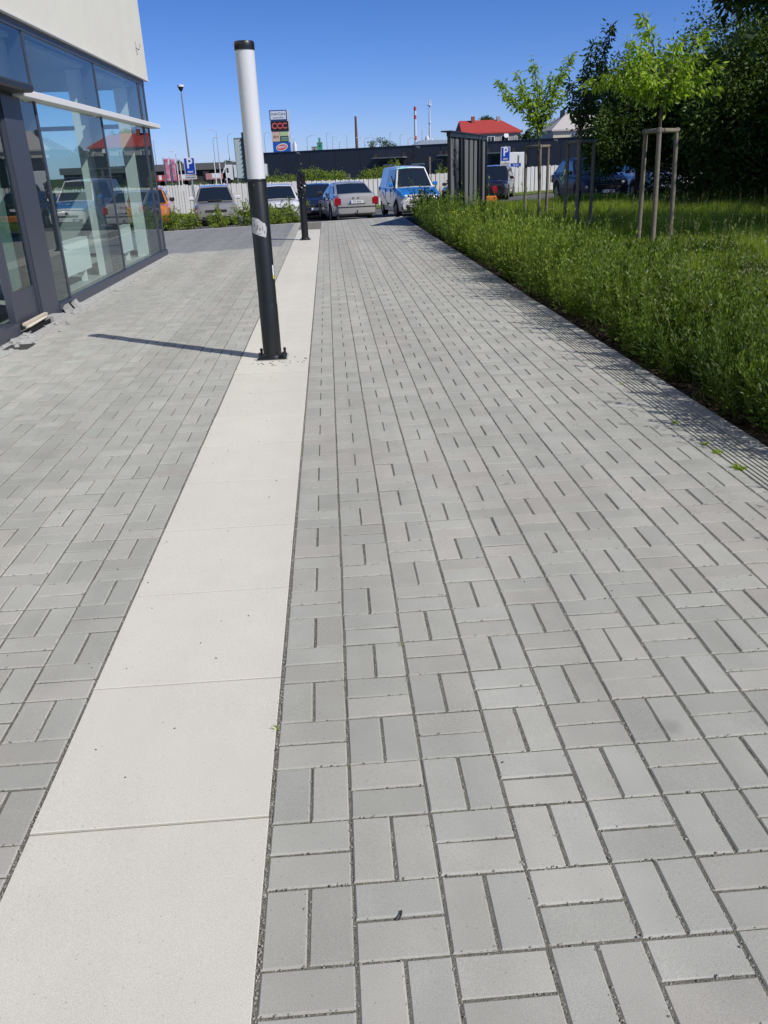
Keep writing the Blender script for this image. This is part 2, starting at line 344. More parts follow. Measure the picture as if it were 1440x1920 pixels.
H_T = .022
def block_verts(w, l, ch=.004, z=0.0, top=.0):
    a, c = w/2, l/2
    return [(-a, -c, -H_T), (a, -c, -H_T), (a, c, -H_T), (-a, c, -H_T), (-a, -c, -ch), (a, -c, -ch), (a, c, -ch), (-a, c, -ch),
            (-a+ch, -c+ch, 0), (a-ch, -c+ch, 0), (a-ch, c-ch, 0), (-a+ch, c-ch, 0)]
BF = [(0, 1, 5, 4), (1, 2, 6, 5), (2, 3, 7, 6), (3, 0, 4, 7), (4, 5, 9, 8), (5, 6, 10, 9), (6, 7, 11, 10), (7, 4, 8, 11), (8, 9, 10, 11)]
def pavers():
    """basket weave: every 0.2 m cell holds two 0.1 x 0.2 blocks"""
    out = []
    def cell(x0, y0, vert, w=.2, dark=False):
        # longitudinal joints are wider than the cross joints, as laid
        if vert:
            hw = w/2
            for k in (0, 1):
                out.append((x0+hw*(k+.5), y0+.1, hw-(.0058 if w > .15 else .0055), .2-.0050, dark))
        else:
            for k in (0, 1):
                out.append((x0+w/2, y0+.05+.1*k, w-.0064, .1-.0050, dark))
    for r in range(-8, 132):
        y = .2*r+.007
        for c in range(11):
            x = .2*c+.003
            if y+.1 < edge_y(x+.1): cell(x, y, (c+r) % 2 == 0)
        # cut column before the ribbed tiles
        if y+.1 < edge_y(2.2):
            for k in (0, 1): out.append((2.203+.036, y+.05+.1*k, .066, .0945, False))
        for c in range(0, 42):
            x = -.81-.2*c
            w_ = .2
            if x < -3.11 and y < 16.3: 
                if x+.2 > -3.11 and y < 16.3: x, w_ = -3.105, x+.2+3.105
                else: continue
            if w_ < .03: continue
            if y+.1 < edge_y(x+.1):
                dk = y > 16.25+.36*(x+3.1) and x < -.9
                cell(x, y, (c+r) % 2 == 0, w_, dk)
    return out
PL = pavers()
def near_score(p):
    d = math.hypot(p[0]-CAMP.x, p[1]-CAMP.y)
    v = Vector((p[0], p[1], 0))-CAMP; z = v.dot(_F)
    if z < .3: return 1e9
    px = 720+1503.15*v.dot(_R2)/z; py = 960-1503.15*v.dot(_U2)/z
    if px < -60 or px > 1500 or py > 1990: return 1e8+d
    return z
PL.sort(key=near_score)
near, far = PL[:300], PL[300:]
cache = {}
def tilt():
    return Matrix.Rotation(random.gauss(0, .0035), 4, 'X') @ Matrix.Rotation(random.gauss(0, .0045), 4, 'Y') @ Matrix.Rotation(random.gauss(0, .006), 4, 'Z')
for (x, y, w_, l_, dk) in near:
    key = (round(w_, 4), round(l_, 4))
    if key not in cache:
        me = bpy.data.meshes.new('paver'); me.from_pydata(block_verts(w_, l_), [], BF); me.materials.append(M_PAV_O); me.update(); cache[key] = me
    o = bpy.data.objects.new('paver', cache[key]); COL.objects.link(o); o.parent = pavement
    o.matrix_local = Matrix.Translation((x+random.gauss(0, .0006), y+random.gauss(0, .0006), random.gauss(0, .0009))) @ tilt()
    o['tone'] = random.random()
def blocks_np(lst, name, m, parent):
    A = np.array([(x, y, w_, l_) for (x, y, w_, l_, d) in lst]); n = len(A)
    base = np.array(block_verts(2, 2)); sg = np.sign(base[:, :2])
    ch = np.zeros((12, 1)); ch[8:] = .0035
    zz = np.array([-H_T]*4+[-.0035]*4+[0]*4)
    X = sg[None, :, 0]*(A[:, 2:3]/2-ch[:, 0][None]); Y = sg[None, :, 1]*(A[:, 3:4]/2-ch[:, 0][None])
    an = rng.normal(0, .005, n)[:, None]; Xr = X*np.cos(an)-Y*np.sin(an); Yr = X*np.sin(an)+Y*np.cos(an)
    tx = rng.normal(0, .0045, n)[:, None]; ty = rng.normal(0, .0045, n)[:, None]; dz = rng.normal(0, .0010, n)[:, None]
    gzv = np.array([gz(a[0], a[1]) for a in A])[:, None]
    Z = zz[None]+dz+X*tx+Y*ty+gzv
    V = np.stack([Xr+A[:, 0:1]+rng.normal(0, .0006, (n, 1)), Yr+A[:, 1:2]+rng.normal(0, .0006, (n, 1)), Z], 2).reshape(-1, 3)
    Fq = (np.array(BF)[None]+(np.arange(n)*12)[:, None, None]).reshape(-1, 4)
    o = np_mesh(name, V, Fq, m, np.repeat(rng.random(n), 12), parent); tag(o, kind='stuff'); return o
blocks_np([p for p in far if not p[4]], 'paver_field', M_PAV_G, pavement)
blocks_np([p for p in far if p[4]], 'grey_paver_field', M_DARKPAV, pavement)
# pale slabs
for k in range(-3, 35):
    y0 = .435+.61*k
    me = bpy.data.meshes.new('slab'); a, c = .2985, .3018
    me.from_pydata(block_verts(2*a, 2*c, .0018), [], BF); me.materials.append(M_SLAB)
    o = bpy.data.objects.new('slab', me); COL.objects.link(o); o.parent = pavement
    o.matrix_local = Matrix.Translation((-.3025+random.gauss(0, .0006), y0+.305, .001+random.gauss(0, .0008))) @ Matrix.Rotation(random.gauss(0, .0015), 4, 'Y') @ Matrix.Rotation(random.gauss(0, .0012), 4, 'X')
    o['tone'] = random.random()*.9
# ribbed guide tiles: seven ribs and eight grooves across 0.2 m
def ribbed(w_, l_):
    b = MB(); n = 7; p = w_/n; g = .008
    prof = [(-w_/2, -H_T)]
    for i in range(n):
        x0 = -w_/2+i*p
        prof += [(x0+g/2, -.006), (x0+g/2+.002, 0), (x0+p-g/2-.002, 0), (x0+p-g/2, -.006)]
    prof += [(w_/2, -H_T)]
    vs = [(x, -l_/2, z) for x, z in prof]+[(x, l_/2, z) for x, z in prof]; m_ = len(prof)
    b.add(vs, [(i, i+1, m_+i+1, m_+i) for i in range(m_-1)]+[tuple(range(m_))[::-1], tuple(range(m_, 2*m_))]); return b
rm = ribbed(.2, .3965).mesh('ribbed_tile', M_PAV_O)
for k in range(-3, 64):
    o = bpy.data.objects.new('ribbed_tile', rm); COL.objects.link(o); o.parent = pavement
    o.matrix_local = Matrix.Translation((2.377, .4*k+.2, random.gauss(0, .0008))) @ Matrix.Rotation(random.gauss(0, .003), 4, 'Y'); o['tone'] = random.random()
km = MB().box(-.05, .05, -.4965, .4965, -.15, .004, b=.005).mesh('kerb_stone', M_KERB)
for k in range(-1, 26):
    o = bpy.data.objects.new('kerb_stone', km); COL.objects.link(o); o.parent = pavement
    o.matrix_local = Matrix.Translation((2.532+random.gauss(0, .0015), k+.5, random.gauss(.002, .0015))) @ Matrix.Rotation(random.gauss(0, .0015), 4, 'Z')
# flush edging along the road end
ek = MB().box(-.495, .495, -.05, .05, -.15, .006, b=.005).mesh('edging_stone', M_KERB)
L_ = math.hypot(1, .34); an = math.atan(.34)
for k in range(-10, 3):
    x = k*1.0/L_*1.0
    o = bpy.data.objects.new('edging_stone', ek); COL.objects.link(o); o.parent = pavement
    o.matrix_local = Matrix.Translation((x, edge_y(x)+.06, gz(x, edge_y(x))+.0)) @ Matrix.Rotation(an, 4, 'Z')
# loose grit standing in the joints of the near blocks
def grit():
    pts = []
    for (x, y, w_, l_, d) in PL[:1500]:
        if not (-3.1 < x < 2.3 and -.6 < y < 4.5): continue
        for _ in range(int((w_+l_)*75)):
            if random.random() < w_/(w_+l_): pts.append((x+random.uniform(-w_/2, w_/2), y-l_/2-.003+random.gauss(0, .0028), 0))
            else: pts.append((x-w_/2-.0045+random.gauss(0, .0038), y+random.uniform(-l_/2, l_/2), 0))
    for k in range(2600):
        y = random.uniform(-.5, 6); pts.append((random.choice([.002, -.6055])+random.gauss(0, .0032), y, 0))
    P_ = np.array(pts); n = len(P_)
    s = rng.uniform(.0011, .0034, n)[:, None, None]
    o8 = np.array([(1, 0, 0), (0, 1, 0), (-1, 0, 0), (0, -1, 0), (0, 0, 1)], float)[None]+rng.normal(0, .25, (n, 5, 3))
    V = (P_[:, None, :]+o8*s*[1, 1, .8]); V[:, :, 2] += -.0012+rng.normal(0, .0022, (n, 1)); V = V.reshape(-1, 3)
    F = []
    b = (np.arange(n)*5)[:, None]
    Fq = np.concatenate([np.concatenate([b+0, b+1, b+4, b+4], 1), ], 0)
    me = bpy.data.meshes.new('joint_grit')
    T = np.concatenate([np.concatenate([b+i, b+(i+1) % 4, b+4], 1) for i in range(4)], 0).astype(np.int32)
    me.vertices.add(len(V)); me.vertices.foreach_set('co', V.astype(np.float32).ravel())
    me.loops.add(T.size); me.loops.foreach_set('vertex_index', T.ravel()); me.polygons.add(len(T))
    me.polygons.foreach_set('loop_start', np.arange(0, T.size, 3, dtype=np.int32)); me.update(calc_edges=True); me.shade_flat(); me.materials.append(M_GRIT)
    o = bpy.data.objects.new('joint_grit', me); COL.objects.link(o); tag(o, 'loose sand and grit standing in the paving joints', 'grit', kind='stuff')
grit()

# ------------------------------------------------------------------ glass fronted building on the left
bld = empty('building', (-3.1, 8, 0), label='white rendered shop building with a tall dark framed glass front', cat='building')
def bp(name, x0, x1, y0, y1, z0, z1, m, b=0, par=None):
    o = MB().box(x0+3.1, x1+3.1, y0-8, y1-8, z0, z1, b=b).build(name, m, par or bld); return o
bp('upper_wall', -12, -3.06, -6, 16.52, 3.17, 8.2, M_RENDER)
bp('wall_drip', -3.12, -3.045, -6, 16.535, 3.15, 3.17, M_ALU)
bp('header_frame', -3.22, -3.10, -6, 16.27, 3.06, 3.15, M_FRAME)
bp('ceiling', -11.8, -3.25, -5.9, 16.15, 3.0, 3.05, M_CEIL)
bp('floor', -11.8, -3.2, -5.9, 16.2, -.02, .03, M_GREYI)
bp('back_wall', -8.2, -8.0, -5.9, 16.1, .03, 3.0, mat('grey inner wall', (.34, .37, .37), .8))
bp('end_wall', -12, -5.6, 16.02, 16.24, -.1, 3.15, M_RENDER)
ups = [6.55, 9.6, 12.65, 15.7]
for y in ups: bp('mullion', -3.30, -3.105, y-.03, y+.03, 2.42, 3.06, M_FRAME, .004)
for y in [6.55]+ups[1:]: bp('mullion', -3.30, -3.105, y-.03, y+.03, .11, 2.345, M_FRAME, .004)
bp('corner_post', -3.24, -3.105, 16.17, 16.26, .11, 3.06, M_FRAME, .004)
bp('corner_post', -3.20, -3.105, 15.78, 15.81, .11, 3.06, M_FRAME, .004)
bp('transom_ledge', -3.18, -2.985, 8.86, 16.75, 2.345, 2.42, M_ALU, .006)
bp('transom', -3.24, -3.1, -6, 8.86, 2.345, 2.42, M_FRAME)
segs = [(3.5, 6.515), (6.585, 9.565), (9.635, 12.615), (12.685, 15.665), (15.835, 16.17)]
for a, c in segs: bp('upper_pane', -3.125, -3.115, a, c, 2.42, 3.06, M_GLASS)
for a, c in [(3.5, 6.515), (9.06, 9.565), (9.635, 12.615), (12.685, 15.665), (15.835, 16.17)]: bp('lower_pane', -3.125, -3.115, a, c, .11, 2.345, M_GLASS)
bp('sill_frame', -3.26, -3.075, 9.02, 16.26, .0, .11, M_FRAME, .004)
bp('sill_frame', -3.26, -3.075, 3.5, 7.62, .0, .13, M_FRAME, .004)
bp('clad_column', -3.3, -3.085, 8.44, 9.02, .0, 2.345, M_FRAME, .003)
# door between the column and the left glazing
dr = bp('door', -3.16, -3.12, 7.68, 8.42, .08, .42, M_FRAME)
for a, c in ((7.62, 7.70), (8.39, 8.44)): bp('door_frame', -3.17, -3.10, a, c, .03, 2.2, M_FRAME, .003)
bp('door_pane', -3.135, -3.125, 7.70, 8.39, .42, 2.2, glass_mat('door glass', (.62, .72, .70)), par=dr)
bp('door_head', -3.3, -3.095, 3.5, 8.9, 2.12, 2.345, M_DARK)
bp('canopy', -3.1, -2.86, 3.5, 8.86, 2.37, 2.45, M_FRAME2, .02)
# glazed return at the corner
for a, c in ((2.42, 3.06), (.11, 2.345)): bp('end_pane', -5.5, -3.24, 16.2, 16.21, a, c, M_GLASS)
bp('end_transom', -5.6, -3.24, 16.17, 16.25, 2.345, 2.42, M_FRAME)
bp('end_sill', -5.6, -3.26, 16.15, 16.26, 0, .11, M_FRAME)
bp('end_header', -5.6, -3.24, 16.17, 16.25, 3.06, 3.15, M_FRAME)
for y in (6.75, 9.85, 12.9, 15.86):
    bp('pilaster', -3.56, -3.26, y-.16, y+.14, .03, 3.0, M_WHITE, .004)
    bp('pilaster_joint', -3.33, -3.322, y-.166, y-.16, .03, 3.0, M_SLATG)
for y in (3.6,): bp('pilaster', -3.56, -3.30, y-.16, y+.14, .03, 3.0, M_WHITE, .004)
bp('added_sun_panel', -3.28, -3.25, 3.6, 7.60, .25, 2.1, M_WHITE)  # added pale panels close behind the glass, placed to catch the sun
bp('added_sun_panel', -3.28, -3.25, 7.72, 8.40, .40, 2.1, mat('pale green panel', (.50, .56, .52), .8))
bp('end_parapet', -5.6, -3.75, 16.02, 16.14, .11, 1.25, bpy.data.materials['grey inner wall'])
# graffiti scrawl on the render by the corner
gm = mat('grey spray paint', (.20, .20, .19), .8)
b = MB()
for pl in ([(-3.105, 16.000, 3.758), (-3.099, 16.000, 3.673), (-3.110, 16.000, 3.630), (-3.109, 16.100, 3.556)], [(-3.110, 16.000, 3.665), (-3.094, 16.100, 3.650), (-3.086, 16.200, 3.653)], [(-3.077, 16.200, 3.739), (-3.082, 16.300, 3.717), (-3.078, 16.200, 3.670)]):
    pts = [Vector((-3.1+3.1+.043, p[1]-8, p[2])) for p in [(0, 0, 0)]*0] 
    q = []
    for p in pl:
        # carried straight onto the wall plane x = -3.06
        t = (-3.06-CAMP.x)/(p[0]-CAMP.x); q.append(Vector((.042, CAMP.y+t*(p[1]-CAMP.y)-8, CAMP.z+t*(p[2]-CAMP.z))))
    b.tube(q, .006, 5)
b.build('graffiti', gm, bld)
# heaters and white furniture behind the glass
for i, (a, c) in enumerate(((10.15, 12.4), (13.25, 15.4))):
    r = empty('radiator', (-3.62, (a+c)/2, .03), label=['long white convector heater behind the first wide pane', 'long white convector heater behind the pane nearest the corner'][i], cat='radiator', group='convector heaters behind the shop glass')
    L2 = (c-a)/2
    MB().box(-.06, .06, -L2, L2, .16, .62, b=.008).build('casing', M_WHITE, r)
    MB().box(-.065, .065, -L2+.01, L2-.01, .62, .635).build('grille', M_ALU, r)
    for s in (-1, 1): MB().box(-.04, .04, s*(L2-.3)-.03, s*(L2-.3)+.03, 0, .16).build('foot', M_WHITE, r)
# ------------------------------------------------------------------ rubble by the door
def thing1(name, mb, m, label, cat, loc=(0, 0, 0), rot=(0, 0, 0), group=None, smooth=None):
    o = mb.build(name, m, smooth=smooth); o.location = loc; o.rotation_euler = rot; tag(o, label, cat, group); return o
M_LOOSE = mat('loose block', (.40, .40, .38), .9, noise=(12, .5, (.3, .3, .28)), bump=(200, .4))
thing1('loose_block', MB().box(-.05, .05, -.1, .1, 0, .06, b=.004), M_LOOSE, 'grey concrete block leaning on the glass sill frame', 'block', (-3.03, 9.42, .03), (R(0), R(58), R(12)), 'loose blocks by the shop wall')
thing1('loose_block', MB().box(-.05, .05, -.1, .1, 0, .06, b=.004), M_LOOSE, 'grey concrete block lying tilted between the column and the leaning block', 'block', (-3.01, 9.12, .01), (R(8), R(-25), R(24)), 'loose blocks by the shop wall')
thing1('loose_block', MB().box(-.05, .05, -.1, .1, 0, .08, b=.004), M_LOOSE, 'grey concrete block beside the mesh opening at the door threshold', 'block', (-2.98, 8.42, .0), (0, 0, R(-8)), 'loose blocks by the shop wall')
thing1('loose_block', MB().box(-.03, .03, -.05, .05, 0, .04, b=.004), M_LOOSE, 'small pale broken piece at the foot of the first wide pane', 'block', (-3.02, 9.62, 0), (0, R(20), R(40)), 'loose blocks by the shop wall')
thing1('wood_board', MB().box(-.02, .02, -.36, .36, 0, .03, b=.002), mat('pale board', (.52, .46, .36), .8), 'pale wooden board lying over the mesh at the door', 'board', (-3.045, 8.03, .085), (0, R(10), 0))
thing1('foam_strip', MB().box(-.025, .025, -.33, .33, 0, .025, b=.008), mat('cream foam', (.66, .62, .48), .9), 'cream foam strip between the board and the mesh', 'foam strip', (-3.03, 8.02, .058), (0, R(-14), R(2)))
b = MB()
for k in range(30): b.box(-.003, .003, -.34+k*.0235-.003, -.34+k*.0235+.003, 0, .055)
for k in range(4): b.box(-.002, .004, -.345, .345, .004+k*.016, .008+k*.016)
g_ = thing1('mesh_grille', b, M_DARK, 'black mesh grille across the drain under the door', 'grille', (-2.985, 8.02, 0))
thing1('drain_cover', MB().box(-.12, .12, -.13, .13, 0, .006, b=.002), mat('dark plate', (.05, .048, .042), .7), 'dark square metal plate set in the paving by the door', 'drain cover', (-2.87, 6.95, .001))
b = MB()
for k in range(170):
    y = random.uniform(6.6, 15.8); s = random.uniform(.006, .028)*(1.3 if y < 10 else .8); x = -3.06+abs(random.gauss(0, .11))
    M_ = Matrix.Translation((x, y, 0)) @ Matrix.Rotation(random.uniform(0, 3), 4, 'Z') @ Matrix.Rotation(random.uniform(-.3, .3), 4, 'X')
    b.box(-s, s, -s*.7, s*.7, 0, s*.7, M=M_, b=s*.15)
o = b.build('mortar_rubble', M_LOOSE); tag(o, 'crumbs of mortar and stone along the foot of the glass wall', 'rubble', kind='stuff')
o = MB(); V = []
poly = [(-3.09, 6.3), (-2.86, 6.5), (-2.80, 7.2), (-2.9, 8.4), (-2.84, 9.3), (-2.93, 10.2), (-2.88, 11.5), (-2.95, 12.8), (-2.92, 14.5), (-2.98, 16.1), (-3.09, 16.15)]
o.slab([(x, y, .001) for x, y in poly], (0, 0, .0045)); q = o.build('mortar_strip', mat('spilt mortar', (.46, .455, .43), .95, noise=(20, .8, (.34, .34, .32)), bump=(60, 1))); tag(q, kind='structure')

# ------------------------------------------------------------------ lamp columns on the slabs
lamp = empty('column_lamp', (-.32, 5.87, .002), label='black bollard lamp column with a tall white tube and torn sticker', cat='lamp')
MB().box(-.135, .135, -.125, .125, 0, .006, b=.001).build('bedding_plate', mat('mortar pad', (.42, .41, .38), .9), lamp)
MB().box(-.122, .122, -.112, .112, .006, .018, b=.002).build('base_plate', M_BLACKP, lamp)
for sx in (-1, 1):
    for sy in (-1, 1):
        MB().lathe([(.011, .018), (.011, .05), (.013, .05), (.013, .064), (.009, .068), (0.001, .07)], 8, (sx*.102, sy*.092, 0)).build('bolt', M_BLACKP, lamp, 40)
MB().lathe([(.094, .018), (.088, .035), (.079, .04), (.079, .455), (.0775, .46), (.0765, .465), (.0765, 1.44), (.074, 1.445)], 40).build('post', M_BLACKP, lamp, 35)
MB().lathe([(.0725, 1.44), (.0725, 2.36)], 40).build('light_tube', M_DIFF, lamp, 35)
MB().lathe([(.0765, 2.345), (.077, 2.37), (.077, 2.395), (.071, 2.404), (.0, 2.408)], 40).build('cap', M_BLACKP, lamp, 35)
MB().lathe([(.0775, 1.425), (.0775, 1.437)], 40).build('collar', M_BLACKP, lamp, 35)
MB().lathe([(.004, -.002), (.004, .002)], 8).build('screw', M_GREYM, lamp).location = (-.02, -.0772, 1.40)
def wrap(u, z, r=.0775): # angle u measured from the side facing the path entrance
    return (r*math.sin(u), -r*math.cos(u), z)
def sticker(outline, r, par, name, m):
    # outline in (angle, z); triangulated as a curved patch with thickness
    b = MB(); us = sorted(set(u for u, z in outline)); 
    n = 10; u0, u1 = us[0], us[-1]; V = []; F = []
    def zr(u):
        zs = []
        for i in range(len(outline)):
            (a, za), (c, zc) = outline[i], outline[(i+1) % len(outline)]
            if min(a, c)-1e-9 <= u <= max(a, c)+1e-9 and abs(a-c) > 1e-9: zs.append(za+(zc-za)*(u-a)/(c-a))
        return min(zs), max(zs)
    for i in range(n+1):
        u = u0+(u1-u0)*i/n; lo, hi = zr(u)
        for rr in (r, r+.0008): V += [wrap(u, lo, rr), wrap(u, hi, rr)]
    for i in range(n):
        a, c = i*4, i*4+4; F += [(a+2, c+2, c+3, a+3), (a, a+1, c+1, c), (a, c, c+2, a+2), (a+1, a+3, c+3, c+1)]
    F += [(0, 2, 3, 1), (n*4, n*4+1, n*4+3, n*4+2)]
    b.add(V, F); return b.build(name, m, par, 60)
sticker([(-1.05, 1.155), (-.75, 1.16), (-.1, 1.148), (.3, 1.115), (.5, 1.118), (.72, 1.075), (.60, 1.0), (-.2, 1.02), (-1.12, 1.045)], .0772, lamp, 'sticker', M_STICK)
sticker([(1.02, .78), (1.28, .78), (1.28, .70), (1.02, .70)], .0772, lamp, 'label_strip', M_WSIGN)
sticker([(1.02, .70), (1.28, .70), (1.28, .67), (1.02, .67)], .0772, lamp, 'yellow_label', mat('yellow label', (.7, .62, .03), .6))
for k, (u, z, h) in enumerate(((-.62, 1.10, .03), (-.30, 1.085, .028), (-.05, 1.07, .024), (.25, 1.07, .03), (.42, 1.045, .02), (-.45, 1.065, .018))):
    sticker([(u-.03, z+h/2), (u+.05, z+h/2), (u+.05, z-h/2), (u-.03, z-h/2)], .0781, lamp, 'print_mark', mat('grey print', (.12, .12, .12), .8) if k == 0 else bpy.data.materials['grey print'])

l2 = empty('column_lamp', (-.33, 18.45, .002), label='headless black lamp column whose top is wrapped in black plastic', cat='lamp')
MB().box(-.12, .12, -.11, .11, 0, .02, b=.003).build('base_plate', M_BLACKP, l2)
MB().lathe([(.10, .02), (.092, .05), (.079, .06), (.0775, .5), (.0765, 1.3)], 32).build('post', M_BLACKP, l2, 35)
b = MB(); n = 28; V = []; rows = 30
for j in range(rows):
    z = .86+.60*j/(rows-1)
    for k in range(n):
        a = 2*math.pi*k/n
        r = .085+.012*math.sin(a*5+j*1.3)+.010*math.sin(a*9-j*.8)+random.uniform(-.006, .008)+(.012 if 12 < j < 18 else 0)-.02*(j < 2)
        if j > rows-3: r *= .75-.45*(j == rows-1)
        V.append((r*math.cos(a), r*math.sin(a), z))
b.add(V, [(j*n+k, j*n+(k+1) % n, (j+1)*n+(k+1) % n, (j+1)*n+k) for j in range(rows-1) for k in range(n)]+[tuple((rows-1)*n+k for k in range(n))])
b.build('plastic_wrap', mat('black foil', (.012, .012, .014), .22, spec=.6), l2)
MB().tube([(0.0, -.02, 1.44), (-.01, -.02, 1.50), (.015, -.03, 1.56)], [.03, .018, .006], 8).build('wrap_tip', bpy.data.materials['black foil'], l2)
MB().lathe([(.088, .835), (.09, .85), (.088, .865)], 20).build('tape_band', bpy.data.materials['black foil'], l2)
# ------------------------------------------------------------------ lettering
def text(body, size, m, parent, loc, rot, name='lettering', bold=0.0, sx=1.0, ext=.002):
    cu = bpy.data.curves.new(name, 'FONT'); cu.body = body; cu.size = size; cu.align_x = 'CENTER'; cu.align_y = 'CENTER'
    cu.extrude = ext; cu.offset = bold; cu.resolution_u = 3; cu.materials.append(m)
    tmp = bpy.data.objects.new('tmp', cu); COL.objects.link(tmp); bpy.context.view_layer.update()
    me = bpy.data.meshes.new_from_object(tmp.evaluated_get(bpy.context.evaluated_depsgraph_get())); bpy.data.objects.remove(tmp); bpy.data.curves.remove(cu)
    me.materials.clear(); me.materials.append(m)
    o = bpy.data.objects.new(name, me); COL.objects.link(o); o.parent = parent; o.location = loc; o.rotation_euler = rot; o.scale = (sx, 1, 1); return o
# ------------------------------------------------------------------ vehicles
def paint(name, c, metal=.0, rough=.32, c2=None):
    m = mat(name, c, rough, metal=metal, coat=1.0); return m
M_TYRE = mat('tyre rubber', (.018, .018, .019), .85)
M_RIM = mat('alloy rim', (.38, .39, .40), .35, metal=.8)
M_CGL = mat('car glass', (.012, .018, .022), .04, spec=.9, coat=.4)
M_PLAST = mat('black bumper plastic', (.02, .02, .022), .6)
M_RED = mat('red lamp lens', (.30, .010, .018), .15, coat=1)
M_HEAD = mat('clear lamp lens', (.55, .58, .62), .08, metal=.5, coat=1)
M_CHROME = mat('chrome', (.7, .7, .7), .12, metal=1)
def car(name, X, Y, heading, label, m_body, L, W, H, prof, wb, wr, gh, plate=None, m_roof=None, m_side=None, z=None, group='cars parked along the road', extras=None, rear_red=True, cat='car'):
    """prof: list of (x, top z) of the lower body; gh: (x rear base, x rear roof, x front roof, x windscreen base)"""
    hx, hy = heading; root = empty(name, (X, Y, gz(X, Y)-.015 if z is None else z), math.atan2(hy, hx), label, cat, group)
    px_, pz_ = [p[0] for p in prof], [p[1] for p in prof]
    zt = lambda x: float(np.interp(x, px_, pz_))
    xr, xf = -L/2, L/2; axf, axr = wb
    hw = lambda x: W/2*(1-.17*max(0, (abs(x)-L*.33)/(L*.17))**2.4)
    st = sorted(set([round(v, 3) for v in np.linspace(xr+.02, xf-.02, 56)]))
    rings = []
    za = wr+.06
    def zb(x):
        z0 = .20+.12*max(0, (abs(x)-L*.40)/(L*.10))
        for a in (axf, axr):
            d = abs(x-a)
            if d < za: z0 = max(z0, wr*.98+math.sqrt(za*za-d*d))
        return z0
    def ring(x, k=1.0, lo=None, hi=None):
        h = hw(x)*k; t = (hi if hi is not None else zt(x)); b0 = lo if lo is not None else zb(x)
        b0 = min(b0, t-.12)
        zm = b0+(t-b0)*.45
        half = [(h-.12, b0), (h-.025, b0+.05), (h, zm), (h-.015, t-.15), (h-.055, t-.06), (h-.15, t)]
        cr = t+.018
        return [(x, y, z_) for y, z_ in half]+[(x, 0, cr)]+[(x, -y, z_) for y, z_ in half[::-1]]
    rings.append(ring(xr, .95, .36, zt(xr)-.07))
    for x in st: rings.append(ring(x))
    rings.append(ring(xf, .93, .34, zt(xf)-.07))
    V = [v for r_ in rings for v in r_]; m_ = len(rings[0]); F = []
    for i in range(len(rings)-1):
        for k in range(m_): F.append((i*m_+k, i*m_+(k+1) % m_, (i+1)*m_+(k+1) % m_, (i+1)*m_+k))
    F.append(tuple(range(m_))[::-1]); F.append(tuple((len(rings)-1)*m_+k for k in range(m_)))
    b = MB(); b.add(V, F); body = b.build('body', m_body, root, 38)
    # cabin
    xa, xb, xc, xd = gh; zb_ = zt((xa+xd)/2)-.03
    wb_, wr_ = W/2-.07, W/2-.07-(.22 if H < 1.6 else .16)*(H-zb_)/.55*.9
    def zroof(x):
        zlo_r, zlo_f = zt(xa)-.03, zt(xd)-.03
        if x <= xb: f = (x-xa)/max(1e-6, xb-xa); return zlo_r+(H-.05-zlo_r)*f
        if x >= xc: f = (xd-x)/max(1e-6, xd-xc); return zlo_f+(H-.05-zlo_f)*f
        f = (x-xb)/(xc-xb); return H-.05+.05*math.sin(math.pi*min(1, max(0, f)))*1.0
    wid = lambda zz: wb_+(wr_-wb_)*max(0, (zz-zb_))/(H-.05-zb_)
    sx = [xa]+[xa+(xb-xa)*t for t in (.25, .5, .75)]+list(np.linspace(xb, xc, 9))+[xc+(xd-xc)*t for t in (.25, .5, .75)]+[xd]
    V = []; F = []
    for x in sx:
        t = zroof(x); lo = min(zt(x)-.06, t-.01); wl, wt = wid(lo), wid(t)
        V += [(x, wl, lo), (x, wt+.0, t-.035 if t-lo > .08 else t), (x, wt-.05, t), (x, 0, t+.02), (x, -wt+.05, t), (x, -wt, t-.035 if t-lo > .08 else t), (x, -wl, lo)]
    for i in range(len(sx)-1):
        for k in range(6): F.append((i*7+k, i*7+k+1, (i+1)*7+k+1, (i+1)*7+k))
        F.append((i*7+6, i*7, (i+1)*7, (i+1)*7+6))
    F.append(tuple(range(7))); F.append(tuple((len(sx)-1)*7+k for k in range(7)))
    b = MB(); b.add(V, F); b.build('roof', m_roof or m_body, root, 30)
    # glass set into the cabin (a few millimetres proud, with thickness)
    def ws(x0, x1, nm, ins=.07, blank=False):
        z0, z1 = zroof(x0)+.035, zroof(x1)-.03; dx = x1-x0; 
        n_ = Vector((z1-z0, 0, -(dx))).normalized(); 
        if (n_.x > 0) != (x0 > x1): n_ = -n_
        if n_.z < 0: n_ = -n_
        f0 = .07; xA = x0+dx*f0; xB = x0+dx*.94; zA = z0+(z1-z0)*f0+.02; zB = z0+(z1-z0)*.94+.02
        wA, wB = wid(zA)-ins, wid(zB)-ins
        V = []
        for (x_, z_, w_) in ((xA, zA, wA), (xB, zB, wB)):
            for k in range(-3, 4):
                f_ = k/3; V.append(Vector((x_, f_*w_, zroof(x_)+.02*(1-abs(f_))))+n_*.008)
        V2 = [v-n_*.03 for v in V]; F = [(k, k+1, k+8, k+7) for k in range(6)]+[(14+k, 21+k, 22+k, 15+k) for k in range(6)]
        F += [(k, 14+k, 15+k, k+1) for k in range(6)]+[(7+k, 8+k, 22+k, 21+k) for k in range(6)]+[(0, 7, 21, 14), (6, 20, 27, 13)]
        b = MB(); b.add(V+V2, F); return b.build(nm, M_CGL, root)
    ws(xd, xc, 'windscreen'); 
    if rear_red is not None: ws(xa, xb, 'rear_window')
